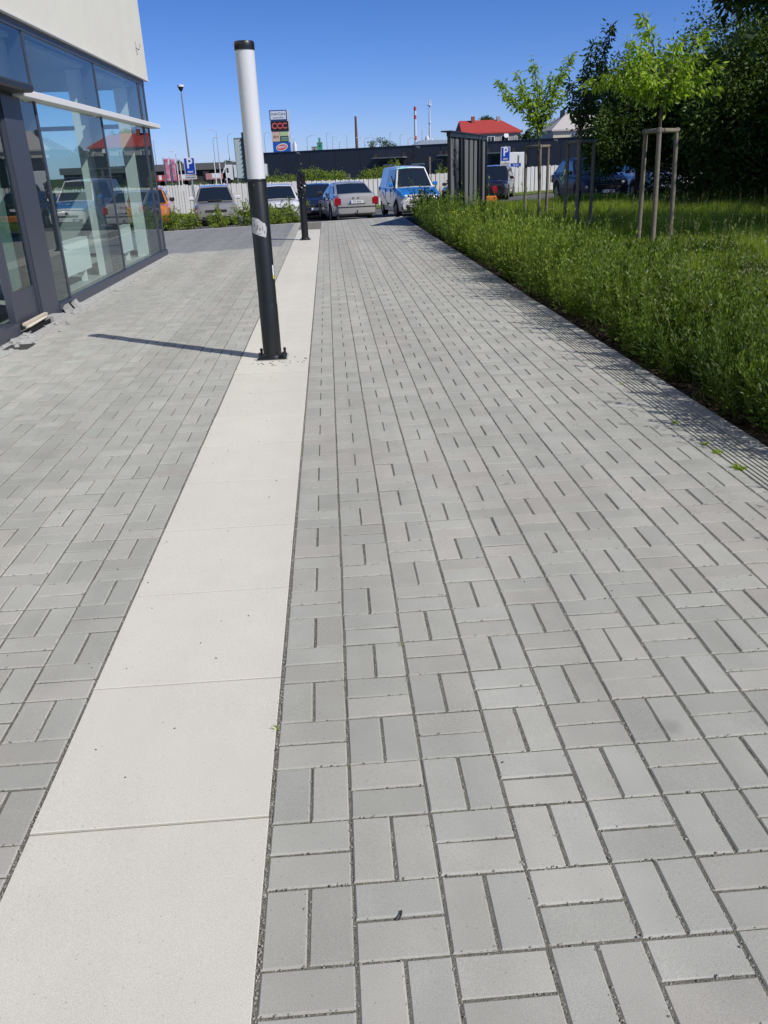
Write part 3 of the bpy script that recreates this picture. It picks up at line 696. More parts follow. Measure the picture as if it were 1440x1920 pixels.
    def side(x0, x1, x2, x3, s, nm='side_window'):
        # bottom x0..x1, top x2..x3
        zl = max(zt(x0), zt(x1))+.035; 
        zh = min(zroof(x2), zroof(x3), H-.05)-.075
        yl, yh = wid(zl)+.001, wid(zh)+.001
        poly = [Vector((x0, s*yl, zl)), Vector((x1, s*yl, zl)), Vector((x3, s*yh, zh)), Vector((x2, s*yh, zh))]
        MB().slab(poly, (0, s*.012, 0)).build(nm, M_CGL, root)
    span = xc-xb; mid = (xb+xc)/2-.05
    for s in (-1, 1):
        xf0 = xd-.32 if xd-xc > .35 else xd-.12
        side(mid+.04, xf0, mid+.04, xc-.02, s)
        if rear_red is not None or True:
            if m_side is None: side(xa+.30+(.1 if xb-xa > .4 else 0), mid-.04, xb+.10, mid-.04, s)
    # wheels
    for a in (axf, axr):
        for s in (-1, 1):
            wh = empty('wheel', (a, s*(W/2-.115), wr)); wh.parent = root
            T = MB(); n = 28; pr = [(wr-.03, -.11), (wr-.006, -.10), (wr, -.07), (wr, .07), (wr-.006, .10), (wr-.03, .11), (wr*.66, .112), (wr*.64, .09), (wr*.64, -.10), (wr*.66, -.112)]
            V = []; F = []
            for (r_, y_) in pr:
                for k in range(n): V.append((r_*math.cos(2*math.pi*k/n), y_, r_*math.sin(2*math.pi*k/n)))
            for i in range(len(pr)):
                j = (i+1) % len(pr)
                for k in range(n): F.append((i*n+k, i*n+(k+1) % n, j*n+(k+1) % n, j*n+k))
            T.add(V, F); T.build('tyre', M_TYRE, wh, 40)
            rm_ = MB()
            for k in range(7):
                a0 = 2*math.pi*k/7; M_ = Matrix.Rotation(a0, 4, 'Y')
                rm_.box(.03, wr*.62, -.03+s*.075, .0+s*.085, -.028, .028, M=M_, b=.006)
            V = []; 
            for (r_, y_) in ((wr*.65, s*.10), (wr*.58, s*.095), (wr*.56, s*.04), (0.0, s*.04)):
                for k in range(n): V.append((r_*math.cos(2*math.pi*k/n), y_, r_*math.sin(2*math.pi*k/n)))
            rm_.add(V, [(i*n+k, i*n+(k+1) % n, (i+1)*n+(k+1) % n, (i+1)*n+k) for i in range(3) for k in range(n)])
            rm_.build('rim', M_RIM, wh, 40)
    MB().box(xr+.25, xf-.25, -W/2+.24, W/2-.24, .19, .5).build('underbody', M_DARK, root)
    zf, zr = zt(xf), zt(xr); e = .012
    fx = lambda y: xf-.02-(abs(y)/(W/2))**3*.16
    # lamps
    def face_box(nm, xs_, y0, y1, z0, z1, m, d=.05):
        MB().box(xs_-d, xs_+d, y0, y1, z0, z1, b=.012).build(nm, m, root)
    for s in (-1, 1):
        y0, y1 = sorted((s*(W/2-.42), s*(W/2-.09)))
        MB().box(xf-.26, xf-.045, y0, y1, zf-.20, zf-.07, b=.03).build('headlight', M_HEAD, root)
        y0, y1 = sorted((s*(W/2-.27), s*(W/2-.02)))
        MB().box(xr-.004, xr+.26, y0, y1, zr-.36, zr-.04, b=.05).build('tail_light', M_RED, root)
        mz = zt(xd)+.06
        y0, y1 = sorted((s*(W/2-.03), s*(W/2+.17)))
        MB().box(xd-.42, xd-.30, y0, y1, mz, mz+.14, b=.03).build('mirror', extras.get('mirror', M_PLAST) if extras else M_PLAST, root)
        MB().box((axr+.75), (axf-.55), min(s*(W/2-.02), s*(W/2+.008)), max(s*(W/2-.02), s*(W/2+.008)), .50, .54, b=.004).build('side_trim', M_PLAST, root)
    MB().box(xf-.08, xf+.006, -W/2+.45, W/2-.45, zf-.20, zf-.09, b=.01).build('grille', M_PLAST, root)
    MB().box(xf-.08, xf+.012, -W/2+.32, W/2-.32, .30, .42, b=.01).build('air_intake', M_PLAST, root)
    MB().box(xr-.012, xr+.08, -W/2+.2, W/2-.2, .30, .345, b=.01).build('bumper_strip', M_PLAST, root)
    # plates
    for sgn, xx, zz in ((1, xf+.012, .47), (-1, xr-.02, zr-.22)):
        pl = MB().box(min(xx, xx+sgn*.012), max(xx, xx+sgn*.012), -.26, .26, zz-.055, zz+.055, b=.002).build('number_plate', M_PLATE, root)
        yb = (-.26, -.222) if sgn > 0 else (.222, .26)
        MB().box(min(xx+sgn*.012, xx+sgn*.014), max(xx+sgn*.012, xx+sgn*.014), yb[0], yb[1], zz-.053, zz+.053).build('blue_band', M_BLUE, pl)
        if plate and ((sgn < 0) == (plate[1] == 'rear')):
            text(plate[0], .105, M_DARK, pl, (xx+sgn*.0135, .015*sgn, zz), (R(90), 0, R(90) if sgn > 0 else R(-90)), sx=.85, ext=.001)
    return root, zt, zroof, wid
sil = paint('silver paint', (.52, .51, .48), .35, .3); M_DBLUE = paint('dark blue paint', (.012, .020, .055), .3)
M_BLK = paint('black paint', (.010, .010, .014), .1); M_BEI = paint('champagne paint', (.40, .38, .33), .4)
M_WHT = paint('white car paint', (.72, .72, .72)); M_ORG = paint('orange paint', (.55, .17, .02)); M_AZ = paint('azure paint', (.015, .20, .62))
hatch = lambda L, hf=.72, hb=.98, rb=1.0: [(-L/2, rb), (-L/2+.25, rb+.02), (-L*.25, hb), (L*.12, .95), (L*.2, .93), (L/2-.35, hf+.05), (L/2-.05, hf-.02), (L/2, hf-.08)]
# silver liftback seen from behind
r1, zt1, zr1, wd1 = car('silver_car', .98, 34.4, (-.165, .986), 'silver liftback with red tail lamps parked facing away beside the blue and white van', sil, 4.55, 1.77, 1.46,
    [(-2.275, .98), (-2.15, 1.06), (-1.75, 1.05), (-1.0, 1.0), (.6, .95), (1.0, .93), (1.95, .78), (2.2, .70), (2.275, .62)], (1.38, -1.2), .315, (-1.98, -1.05, .05, 1.02), plate=('2T5 8444', 'rear'))
for s in (-.13, .07): MB().lathe([(.035, 0), (.03, .008), (.001, .01)], 12).build('badge', M_CHROME, r1).matrix_local = Matrix.Translation((-2.285, -s, .90)) @ Matrix.Rotation(R(-90), 4, 'Y')
MB().tube([(-2.2, 0, .30), (-2.34, 0, .32), (-2.35, 0, .42)], .018, 8).build('tow_bar', M_DARK, r1)
MB().lathe([(.03, 0), (.03, .03), (.0, .05)], 10).build('tow_ball', M_DARK, r1).location = (-2.35, 0, .42)
MB().tube([(-.75, 0, 1.47), (-.95, 0, 1.60)], .006, 6).build('antenna', M_DARK, r1)
MB().box(-2.292, -2.26, -.34, .34, .685, .70).build('plate_recess_edge', M_PLAST, r1)
MB().box(-2.30, -2.2, -.80, .80, .575, .60, b=.004).build('bumper_strip', M_PLAST, r1)
# blue and white delivery van
r2, zt2, zr2, wd2 = car('delivery_van', 3.75, 36.3, (.14, -.99), 'white and bright blue delivery van facing the pavement beside the silver car', M_WHT, 4.45, 1.80, 1.98,
    [(-2.225, 1.2), (-2.1, 1.2), (-.5, 1.17), (.9, 1.17), (1.2, 1.16), (1.95, .97), (2.13, .88), (2.225, .74)], (1.42, -1.28), .33, (-2.19, -2.07, .62, 1.24),
    m_side=True, extras={'mirror': M_AZ}, cat='van')
b = MB(); V = []; xs_ = np.linspace(1.20, 2.19, 9)
for x in xs_:
    t = zt2(x); hh = .90*(1-.13*max(0, (abs(x)-4.45*.34)/(4.45*.16))**2.2)
    for y in (-hh+.02, -hh+.12, 0, hh-.12, hh-.02): V.append((x, y, t+(.026 if y == 0 else .012 if abs(y) < hh-.05 else -.03)))
b.add(V, [(i*5+k, i*5+k+1, (i+1)*5+k+1, (i+1)*5+k) for i in range(8) for k in range(4)])
o = b.build('bonnet', M_AZ, r2, 40); sm = o.modifiers.new('thick', 'SOLIDIFY'); sm.thickness = .012; sm.offset = -1
for s in (-1, 1):
    y0, y1 = sorted((s*.893, s*.908))
    MB().slab([(1.25, s*.895, .62), (1.72, s*.885, .86), (1.9, s*.86, .90), (1.2, s*.88, 1.03), (.75, s*.88, 1.03), (.1, s*.895, .42), (.95, s*.9, .40)], (0, s*.014, 0)).build('blue_wing', M_AZ, r2)
    MB().slab([(-1.9, s*.9, .70), (-1.7, s*.9, .72), (-.9, s*.9, .42), (.05, s*.9, .40), (-.4, s*.9, .62), (-1.2, s*.9, .98), (-2.0, s*.895, 1.02)], (0, s*.012, 0)).build('side_graphic', paint('pale blue film', (.17, .27, .52)), r2)
    MB().slab([(.38, s*.84, 1.14), (.42, s*.79, 1.62), (1.0, s*.80, 1.16), (.98, s*.83, 1.13)][::1], (0, s*.05, 0)).build('door_window', M_CGL, r2)
MB().tube([(-1.9, .66, 2.01), (-1.8, .66, 2.05), (.3, .64, 2.05), (.45, .64, 2.01)], .02, 8).build('roof_rail', M_GREYM, r2)
MB().tube([(-1.9, -.66, 2.01), (-1.8, -.66, 2.05), (.3, -.64, 2.05), (.45, -.64, 2.01)], .02, 8).build('roof_rail', M_GREYM, r2)
MB().tube([(.3, -.2, 1.98), (.25, -.2, 2.15)], .006, 6).build('antenna', M_DARK, r2)
teal = mat('teal lettering', (.25, .55, .58), .6)
b = MB().slab([(.68, .15, 1.90), (.68, .60, 1.87), (.66, .55, 1.93), (.645, .38, 1.97), (.66, .2, 1.95)], (.02, 0, .004)); 
lo = b.build('roof_emblem', teal, r2); lo.scale = (1, -1, 1)
MB().lathe([(.075, 0), (.07, .015), (.001, .02)], 20).build('badge', M_CHROME, r2).matrix_local = Matrix.Translation((2.235, 0, .70)) @ Matrix.Rotation(R(90), 4, 'Y')
text('E-', .20, M_WSIGN, r2, (1.72, .12, 1.07), (R(10), 0, R(90)), bold=.01)
for s in (-1, 1):
    MB().slab([(2.16, s*.80, .34), (2.235, s*.42, .34), (2.235, s*.52, .48), (2.17, s*.80, .46)], (.02, 0, 0)).build('fog_intake', M_DARK, r2)
MB().box(2.16, 2.25, -.60, .60, .50, .56, b=.01).build('bumper', M_WHT, r2)
for rr, W_, xs_d, zs_ in ((r1, 1.77, (-.95, .05, .95), (.42, .92)), (r2, 1.80, (-.55, .45, 1.18), (.42, 1.12))):
    for s in (-1, 1):
        for x_ in xs_d:
            y0, y1 = sorted((s*(W_/2-.03), s*(W_/2+.0025))); MB().box(x_-.006, x_+.006, y0, y1, zs_[0], zs_[1]).build('door_gap', M_DARK, rr)
        for x_ in xs_d[:2]:
            y0, y1 = sorted((s*(W_/2-.01), s*(W_/2+.03))); MB().box(x_+.08, x_+.26, y0, y1, zs_[1]-.12, zs_[1]-.085, b=.01).build('door_handle', M_PLAST, rr)
# champagne estate behind the hedge
r3, *_ = car('beige_car', -4.45, 35.2, (.12, -.99), 'pale beige estate car facing the hedge, below the tall street lamp', M_BEI, 4.6, 1.74, 1.52, hatch(4.6, .84, 1.0, 1.02), (1.4, -1.25), .32, (-2.2, -1.85, .25, 1.0), extras={'mirror': M_WHT})
for s in (-1, 1): MB().tube([(-1.9, s*.6, 1.50), (-1.8, s*.6, 1.56), (.1, s*.59, 1.57), (.2, s*.59, 1.52)], .018, 6).build('roof_rail', M_GREYM, r3)
MB().box(.95, 1.3, -.28, .28, .955, 1.0, b=.02).build('bonnet_scoop', M_PLAST, r3)
r4, *_ = car('white_car', -1.85, 35.6, (.06, -.99), 'white hatchback facing the hedge just right of the tall lamp column', M_WHT, 4.2, 1.76, 1.47, hatch(4.2, .82), (1.28, -1.2), .31, (-2.02, -1.6, .1, .95))
r5, *_ = car('dark_blue_car', -.25, 38.2, (.0, -1), 'dark blue car facing forward, mostly hidden behind the silver liftback', M_DBLUE, 4.2, 1.76, 1.45, hatch(4.2, .82), (1.28, -1.2), .31, (-2.0, -1.55, .1, .95))
r6, *_ = car('orange_car', -6.95, 34.0, (.12, -.99), 'orange car at the very corner of the glass building', M_ORG, 4.1, 1.76, 1.50, hatch(4.1, .86), (1.25, -1.18), .32, (-1.95, -1.5, .1, .9))
r7, *_ = car('black_minivan', 9.4, 45.6, (-.30, -.954), 'black minivan facing the road beside the right parking sign', M_BLK, 4.4, 1.78, 1.68, hatch(4.4, .92, 1.08, 1.08), (1.38, -1.25), .33, (-2.15, -2.0, .45, 1.15), plate=('5T0 3862', 'front'))
MB().box(2.16, 2.22, -.5, .5, .255, .285, b=.005).build('chrome_strip', M_CHROME, r7)
r8, *_ = car('black_car', 6.72, 38.6, (-.08, .997), 'black car with a round red tail lamp and orange lower bumper behind the slatted screen', M_BLK, 4.1, 1.76, 1.5, hatch(4.1, .86, .98, 1.0), (1.25, -1.18), .32, (-1.95, -1.4, .1, .9))
MB().box(-2.1, -1.86, -.84, .84, .27, .56, b=.05).build('lower_bumper', M_ORG, r8)
MB().lathe([(.12, 0), (.11, .03), (.0, .05)], 20).build('round_lamp', M_RED, r8).matrix_local = Matrix.Translation((-2.06, -.74, .80)) @ Matrix.Rotation(R(-90), 4, 'Y')
M_SUVP = mat('slate blue paint', (.022, .026, .042), .38, spec=.35)
r9, *_ = car('suv', 11.15, 34.4, (.03, -1), 'dark slate blue sport utility car in the tree shade behind the staked trees', M_SUVP, 4.75, 1.93, 1.70,
    [(-2.375, 1.1), (-2.2, 1.14), (-1.2, 1.10), (.6, 1.05), (.95, 1.04), (2.0, .96), (2.3, .88), (2.375, .76)], (1.45, -1.38), .365, (-2.2, -1.5, .1, 1.0), plate=('6T8 1350', 'front'))
for k in range(3): MB().box(2.33, 2.40, -.55, .55, .70+.07*k, .725+.07*k, b=.004).build('grille_bar', M_CHROME, r9)
r10, *_ = car('white_van', 14.1, 36.4, (.03, -1), 'white van glimpsed through the leaves beyond the dark suv', M_WHT, 4.8, 1.9, 1.95, hatch(4.8, .95, 1.1, 1.1), (1.5, -1.4), .33, (-2.35, -2.2, .7, 1.4), m_side=True, cat='van')

# ------------------------------------------------------------------ white pale fence
f = empty('fence', (0, 45.1, -.5), math.atan(.34), 'long low white pale fence running behind the parked cars', 'fence')
b = MB(); s0 = -34
n = int(78/.135)
for k in range(n):
    t = s0+k*.135; x = t/L_; zg = gz(x, fence_y(x))+.5; h = 1.42+.02*math.sin(k*2.1)+random.uniform(-.012, .012)
    w_ = .060+random.uniform(-.003, .003); y_ = random.uniform(-.012, .012)+(.02 if k % 2 else -.01)
    V = [(t-w_, y_-.012, zg+.02), (t+w_, y_-.012, zg+.02), (t+w_, y_+.012, zg+.02), (t-w_, y_+.012, zg+.02),
         (t-w_, y_-.012, zg+h-.03), (t+w_, y_-.012, zg+h-.03), (t+w_, y_+.012, zg+h-.03), (t-w_, y_+.012, zg+h-.03), (t, y_-.012, zg+h), (t, y_+.012, zg+h)]
    b.add(V, [(0, 1, 5, 8, 4), (2, 3, 7, 9, 6), (1, 2, 6, 5), (3, 0, 4, 7), (4, 8, 9, 7), (8, 5, 6, 9), (3, 2, 1, 0)])
o = b.build('pales', M_FENCE, f); tag(o, kind='stuff')
for zz in (.35, 1.05):
    b = MB()
    for k in range(26):
        t0, t1 = s0+3*k, s0+3*k+3.0; z0 = gz(t0/L_, fence_y(t0/L_))+.5+zz; z1 = gz(t1/L_, fence_y(t1/L_))+.5+zz
        b.slab([(t0, .035, z0-.03), (t1, .035, z1-.03), (t1, .035, z1+.03), (t0, .035, z0+.03)], (0, .03, 0))
    b.build('rail', M_FENCE, f)
b0 = MB().box(-.04, .04, .07, .15, 0, 1.35)
pm = b0.mesh('post', M_FENCE)
for k in range(27):
    t = s0+3*k; o = bpy.data.objects.new('post', pm); COL.objects.link(o); o.parent = f; o.location = (t, 0, gz(t/L_, fence_y(t/L_))+.5)

# ------------------------------------------------------------------ parking signs
def psign(x, y, zc, sx, label, bottom, grp='parking signs'):
    g = gz(x, y); r = empty('parking_sign', (x, y, g), 0, label, 'road sign', grp)
    MB().lathe([(.03, 0), (.03, zc-g+.42)], 12).build('pole', M_GREYM, r)
    MB().box(-.25, .25, -.05, -.036, zc-g-.36, zc-g+.36, b=.004).build('sign_plate', M_WSIGN, r)
    MB().box(-.222, .222, -.056, -.05, zc-g-.332, zc-g+.332).build('blue_field', M_BLUE, r)
    text('P', .60, M_WSIGN, r, (-.0, -.059, zc-g+.095), (R(90), 0, 0), bold=.012, sx=.92)
    text(bottom, .095, M_WSIGN, r, (0, -.059, zc-g-.245), (R(90), 0, 0), bold=.003, sx=.72)
    ex = MB().box(-.27, .27, -.05, -.036, zc-g-.56, zc-g-.40, b=.003).build('lower_plate', mat('supplement plate', (.55, .55, .54), .6) if 'supplement plate' not in bpy.data.materials else bpy.data.materials['supplement plate'], r)
    return r
a_ = (-6.000, 39.600, 1.818); s1 = psign(a_[0], a_[1], a_[2], 1, 'blue parking sign on a pole above the beige estate car', 'RESERVÉ')
text('M', .09, M_DARK, s1, (-.2, -.053, a_[2]-gz(a_[0], a_[1])-.48), (R(90), 0, 0)); text('PRO KLIENTY', .075, M_DARK, s1, (.04, -.053, a_[2]-gz(a_[0], a_[1])-.48), (R(90), 0, 0), sx=.8)
a_ = (10.013, 46.000, 1.844); s2 = psign(a_[0], a_[1], a_[2], 1, 'blue parking sign on a pole right of the slatted screen', 'RESERVÉ')
text('3 VOZIDLA', .085, M_DARK, s2, (0, -.053, a_[2]-gz(a_[0], a_[1])-.48), (R(90), 0, 0))
a_ = (11.960, 51.000, 1.258); bb = empty('notice_board', (a_[0], a_[1]+1.2, a_[2]-.9), 0, 'small blue board on the fence right of the parking sign', 'board')
MB().box(-.32, .32, -.03, .02, .8, 1.0).build('panel', M_BLUE, bb); MB().lathe([(.025, -.6), (.025, .8)], 8).build('pole', M_GREYM, bb)
text('VJEZD', .14, M_WSIGN, bb, (0, -.034, .9), (R(90), 0, 0))

# ------------------------------------------------------------------ slatted screen beside the bed
A_, B_ = Vector((3.37, 20.9, 0)), Vector((5.2, 25.9, 0)); D_ = (B_-A_); SL = D_.length; D_.normalize()
scr = empty('slatted_screen', (A_.x, A_.y, 0), math.atan2(D_.y, D_.x), 'tall black framed screen with grey vertical slats standing in the planting bed', 'screen')
def along(px):  # distance along the screen of a sight line through the photo column px
    d = Vector(((px-612)/1637.0, 1.0)); o = Vector((CAMP.x, CAMP.y))
    # solve o + s d = A + t D
    det = d.x*(-D_.y)+D_.x*d.y; rx, ry = A_.x-o.x, A_.y-o.y
    return (d.x*ry-d.y*rx)/(-det) if abs(det) > 1e-9 else 0
def alg(px):
    d = Vector(((px-612)/1637.0, 1.0)); o = Vector((CAMP.x, CAMP.y)); n = Vector((d.y, -d.x))
    return ((o-Vector((A_.x, A_.y))).dot(n))/(Vector((D_.x, D_.y)).dot(n))
for (a, c) in ((847, 853.5), (856.5, 862), (874, 880), (883.5, 889), (892, 896.5), (907, 912.0)):
    t0, t1 = alg(a), alg(c); MB().box(t0, t1, -.012, .012, .32, 2.12, b=.002).build('slat', M_SLATG, scr)
for px, wd in ((845, .06), (864.5, .10), (870.5, .10), (898.5, .12), (904.5, .12), (914, .08)):
    t0 = alg(px); MB().box(t0-wd/2, t0+wd/2, -wd/2, wd/2, 0, 2.2, b=.004).build('post', M_BLACKP, scr)
t0, t1 = alg(865), alg(870.5); MB().box(t0, t1, -.02, .02, .3, 2.15).build('dark_panel', M_BLACKP, scr)
t0, t1 = alg(899), alg(904.5); MB().box(t0, t1, -.02, .02, .3, 2.15).build('dark_panel', M_BLACKP, scr)
MB().box(-.06, SL+.05, -.05, .05, 2.12, 2.22).build('top_beam', M_BLACKP, scr)
MB().box(-.06, SL+.05, -.04, .04, .24, .32).build('bottom_beam', M_BLACKP, scr)
MB().box(-.22, SL+.1, -.10, .16, 2.22, 2.25).build('roof_sheet', M_FRAME2, scr)
MB().box(.0, SL, .03, .045, .32, 2.15).build('backing_panel', M_BLACKP, scr)

# ------------------------------------------------------------------ dark retail hall behind the fence
HA, HB = Vector((-16.5, 172.5, 0)), Vector((62, 128, 0)); HD = HB-HA; HL = HD.length; HD.normalize()
hall = empty('retail_hall', (HA.x, HA.y, -.35), math.atan2(HD.y, HD.x), 'long dark grey sheet clad hall with doors and small canopies', 'building')
b = MB().box(0, HL, .10, 60, 0, 4.86); b.build('wall_core', M_HALLJ, hall)
np_ = 17; pw = HL/np_
for k in range(np_):
    MB().box(k*pw+.04, (k+1)*pw-.04, .0, .10, 0, 4.9, b=.01).build('wall_panel', M_HALL, hall)
MB().box(-.1, HL+.1, -.05, 60.1, 4.9, 5.02).build('roof_edge', M_HALL, hall)
def hpt(px):  # local distance along hall of a photo column
    d = Vector(((px-612)/1637.0, 1.0)); o = Vector((CAMP.x, CAMP.y)); n = Vector((d.y, -d.x))
    return ((o-Vector((HA.x, HA.y))).dot(n))/(Vector((HD.x, HD.y)).dot(n))
for (a, c) in ((706, 765), (828, 846), (918, 972)):
    t0, t1 = hpt(a), hpt(c); cn = MB().box(t0, t1, -1.6, 0, 3.05, 3.22, b=.02).build('canopy', M_GREYM, hall)
    MB().box(t0+.5, t1-.5, -.03, -.005, .1, 2.6).build('doorway', M_DARK, hall)
    for t in (t0+.3, t1-.3): MB().box(t-.04, t+.04, -1.5, -.02, 3.22, 3.9).build('canopy_stay', M_HALLJ, hall)
for a in (567, 790, 1050):
    t = hpt(a); lp = MB().box(t-.25, t+.25, -1.3, -.9, 4.55, 4.75, b=.03).build('flood_lamp', M_GREYM, hall); MB().tube([(t, -.1, 4.4), (t, -.9, 4.7)], .05, 6).build('lamp_arm', M_GREYM, hall)

# ------------------------------------------------------------------ far houses
def house(name, x0, x1, y0, y1, ze, zr_, m_roof, m_wall, label, hipL=0, hipR=0, rz=0.0, chim=(), wins=()):
    cx = (x0+x1)/2; r = empty(name, (cx, y0, -.35), rz, label, 'house'); w2 = (x1-x0)/2; d = y1-y0
    MB().box(-w2+.4, w2-.4, .4, d-.4, 0, ze+.35).build('wall', m_wall, r)
    b = MB(); e = .0
    V = [(-w2, e, ze+.35), (w2, e, ze+.35), (w2, d, ze+.35), (-w2, d, ze+.35), (-w2+hipL, d/2, zr_+.35), (w2-hipR, d/2, zr_+.35)]
    V += [(v[0], v[1], v[2]-.25) for v in V[:4]]
    b.add(V, [(0, 1, 5, 4), (1, 2, 5), (2, 3, 4, 5), (3, 0, 4), (6, 7, 1, 0), (7, 8, 2, 1), (8, 9, 3, 2), (9, 6, 0, 3), (9, 8, 7, 6)])
    rf = b.build('roof', m_roof, r)
    for (cx_, cy_, h_, m_) in chim: MB().box(cx_-.35, cx_+.35, cy_-.35, cy_+.35, ze, zr_+.35+h_, b=.03).build('chimney', m_, rf)
    for (wx, wz, ww, wh) in wins:
        fr = MB().box(wx-ww/2, wx+ww/2, .33, .45, wz-wh/2, wz+wh/2).build('window', M_WHITE, r)
        MB().box(wx-ww/2+.12, wx-.05, .31, .33, wz-wh/2+.12, wz+wh/2-.12).build('pane', M_CGL, fr)
        MB().box(wx+.05, wx+ww/2-.12, .31, .33, wz-wh/2+.12, wz+wh/2-.12).build('pane', M_CGL, fr)
    return r
M_RROOF = mat('red roof tiles', (.40, .045, .035), .75, noise=(.6, .4, (.33, .05, .04))); M_BRICK = mat('chimney brick', (.28, .09, .05), .9)
M_PLAST_G = mat('grey render', (.34, .33, .30), .9); M_CREAM = mat('cream render', (.62, .56, .42), .9); M_PROOF = mat('pale grey roofing', (.50, .46, .42), .8)
rh = house('red_roof_house', 28.6, 41.4, 180, 191, 7.05, 9.6, M_RROOF, M_PLAST_G, 'grey house with a bright red tiled roof beyond the dark hall', hipL=.3, hipR=3.8, chim=((-3.3, 4.6, .7, M_BRICK), (2.2, 5.2, .6, M_PLAST_G)), wins=((-.2, 5.9, 1.5, 1.6), (2.7, 5.9, 1.6, 1.7), (-4.8, 5.9, 1.2, 1.6), (5.0, 5.9, .6, 1.4)))
MB().lathe([(.0, -.02), (.45, .08), (.5, .12)], 14).build('satellite_dish', M_WHITE, rh).matrix_local = Matrix.Translation((2.9, .1, 6.7)) @ Matrix.Rotation(R(75), 4, 'X')
bh = house('beige_house', 39.6, 54.5, 150, 163, 6.15, 9.3, M_PROOF, M_CREAM, 'cream house with a pale hipped roof, seen between the staked trees', hipL=4.6, hipR=4.6, chim=((-4.2, 5.5, .1, M_DARK),), wins=((-3.3, 5.3, 1.4, 1.2), (1.5, 5.3, 1.4, 1.2), (4.5, 5.3, 1.4, 1.2)))
# ------------------------------------------------------------------ sign tower of the shopping park
a_ = (-14.199, 250.000, 16.697); c_ = (-9.983, 250.000, 6.781)
tw = empty('sign_tower', ((a_[0]+c_[0])/2, 250, -.35), 0, 'tall stack of shop sign boards standing above the dark hall', 'sign tower')
Wt = 5.0; z0, z1 = 6.4, 17.2; hz = (z1-z0)
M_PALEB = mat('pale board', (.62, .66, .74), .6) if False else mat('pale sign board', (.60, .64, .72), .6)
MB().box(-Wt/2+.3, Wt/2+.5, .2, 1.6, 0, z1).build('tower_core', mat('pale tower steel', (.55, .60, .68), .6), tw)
def board(nm, x0, x1, za, zb_, m): return MB().box(x0, x1, -.1, .2, za, zb_, b=.02).build(nm, m, tw)
M_NAVY = mat('board navy', (.01, .035, .22), .5); M_BBLK = mat('board black', (.012, .010, .016), .5); M_PEACH = mat('board peach', (.62, .45, .36), .6)
M_LIME = mat('board lime', (.42, .55, .28), .6); M_TEALB = mat('board dark teal', (.02, .09, .09), .5); M_BLU2 = mat('board blue', (.01, .09, .42), .5); M_CORAL = mat('coral letters', (.60, .10, .08), .5)
board('top_board', -2.5, 2.35, 14.6, 17.2, M_NAVY); MB().box(-2.25, 2.1, -.14, -.1, 14.85, 16.95).build('board_face', M_PALEB, tw)
text('InterCars', 1.05, mat('grey letters', (.10, .11, .15), .5), tw, (-.05, -.17, 16.25), (R(90), 0, 0)); text('autodíly', .55, bpy.data.materials['grey letters'], tw, (-.05, -.17, 15.3), (R(90), 0, 0), sx=1.7)
board('black_board', -2.4, 2.6, 11.9, 14.4, M_BBLK); text('CCC', 2.05, M_CORAL, tw, (.05, -.14, 13.15), (R(90), 0, 0), bold=.07)
board('peach_board', -2.3, -.05, 9.25, 11.65, M_PEACH); text('dm', 1.3, mat('brown letters', (.16, .08, .06), .5), tw, (-1.15, -.14, 10.5), (R(90), 0, 0))
board('lime_board', .05, 2.35, 10.6, 11.65, M_LIME); board('teal_board', .05, 2.35, 9.1, 10.5, M_TEALB)
for zz in (10.1, 9.55): MB().box(.3, 2.1, -.14, -.1, zz-.1, zz+.1).build('board_stripe', M_LIME, tw)
board('blue_board', -2.2, 2.75, 6.4, 9.0, M_BLU2)
def ell(rx, rz_, y, m, nm):
    b = MB(); n = 28; b.slab([(rx*math.cos(2*math.pi*k/n)+.3, y, 7.75+rz_*math.sin(2*math.pi*k/n)+.22*rx*math.cos(2*math.pi*k/n)/1.6) for k in range(n)], (0, -.03, 0)); return b.build(nm, m, tw)
ell(1.65, .95, -.11, M_WSIGN, 'oval_rim'); ell(1.45, .74, -.15, M_CORAL, 'oval'); text('PEPCO', .72, M_WSIGN, tw, (.3, -.19, 7.75), (R(90), R(-8), 0), bold=.02)
board('small_board', -2.0, .4, 5.4, 6.2, mat('board pale yellow', (.5, .52, .22), .6))
# ------------------------------------------------------------------ chimneys and mast
a_ = (22.284, 600.000, 32.790); ch = empty('factory_chimney', (a_[0], 600, -1), 0, 'tall tapering brown brick chimney on the skyline', 'chimney')
MB().lathe([(1.15, 0), (1.05, 12), (.72, a_[2]+1)], 20).build('stack', mat('brown brick', (.15, .085, .07), .9), ch, 40)
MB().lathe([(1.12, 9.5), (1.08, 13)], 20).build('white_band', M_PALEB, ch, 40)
a_ = (62.614, 600.000, 37.262); c2 = empty('striped_chimney', (a_[0], 600, -1), 0, 'thin red and white striped chimney on the skyline', 'chimney')
zs = np.linspace(0, a_[2]+1, 16)
M_PINK = mat('chimney red', (.50, .05, .05), .7)
for i in range(15):
    m_ = M_PINK if (i in (14, 12, 7, 5, 3)) else (M_PALEB if i > 2 else M_PALEB)
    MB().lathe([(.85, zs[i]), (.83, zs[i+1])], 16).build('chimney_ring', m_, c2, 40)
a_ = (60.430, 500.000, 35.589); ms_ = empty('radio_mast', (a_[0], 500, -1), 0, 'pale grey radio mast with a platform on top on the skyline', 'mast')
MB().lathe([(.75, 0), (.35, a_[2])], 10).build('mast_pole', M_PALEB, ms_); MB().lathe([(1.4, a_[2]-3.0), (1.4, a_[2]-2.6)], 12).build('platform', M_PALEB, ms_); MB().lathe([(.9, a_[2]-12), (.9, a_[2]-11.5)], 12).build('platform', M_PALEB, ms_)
for t in (-1, 1): MB().box(t-.15, t+.15, -.15, .15, a_[2]-3, a_[2]).build('antenna', M_PALEB, ms_)
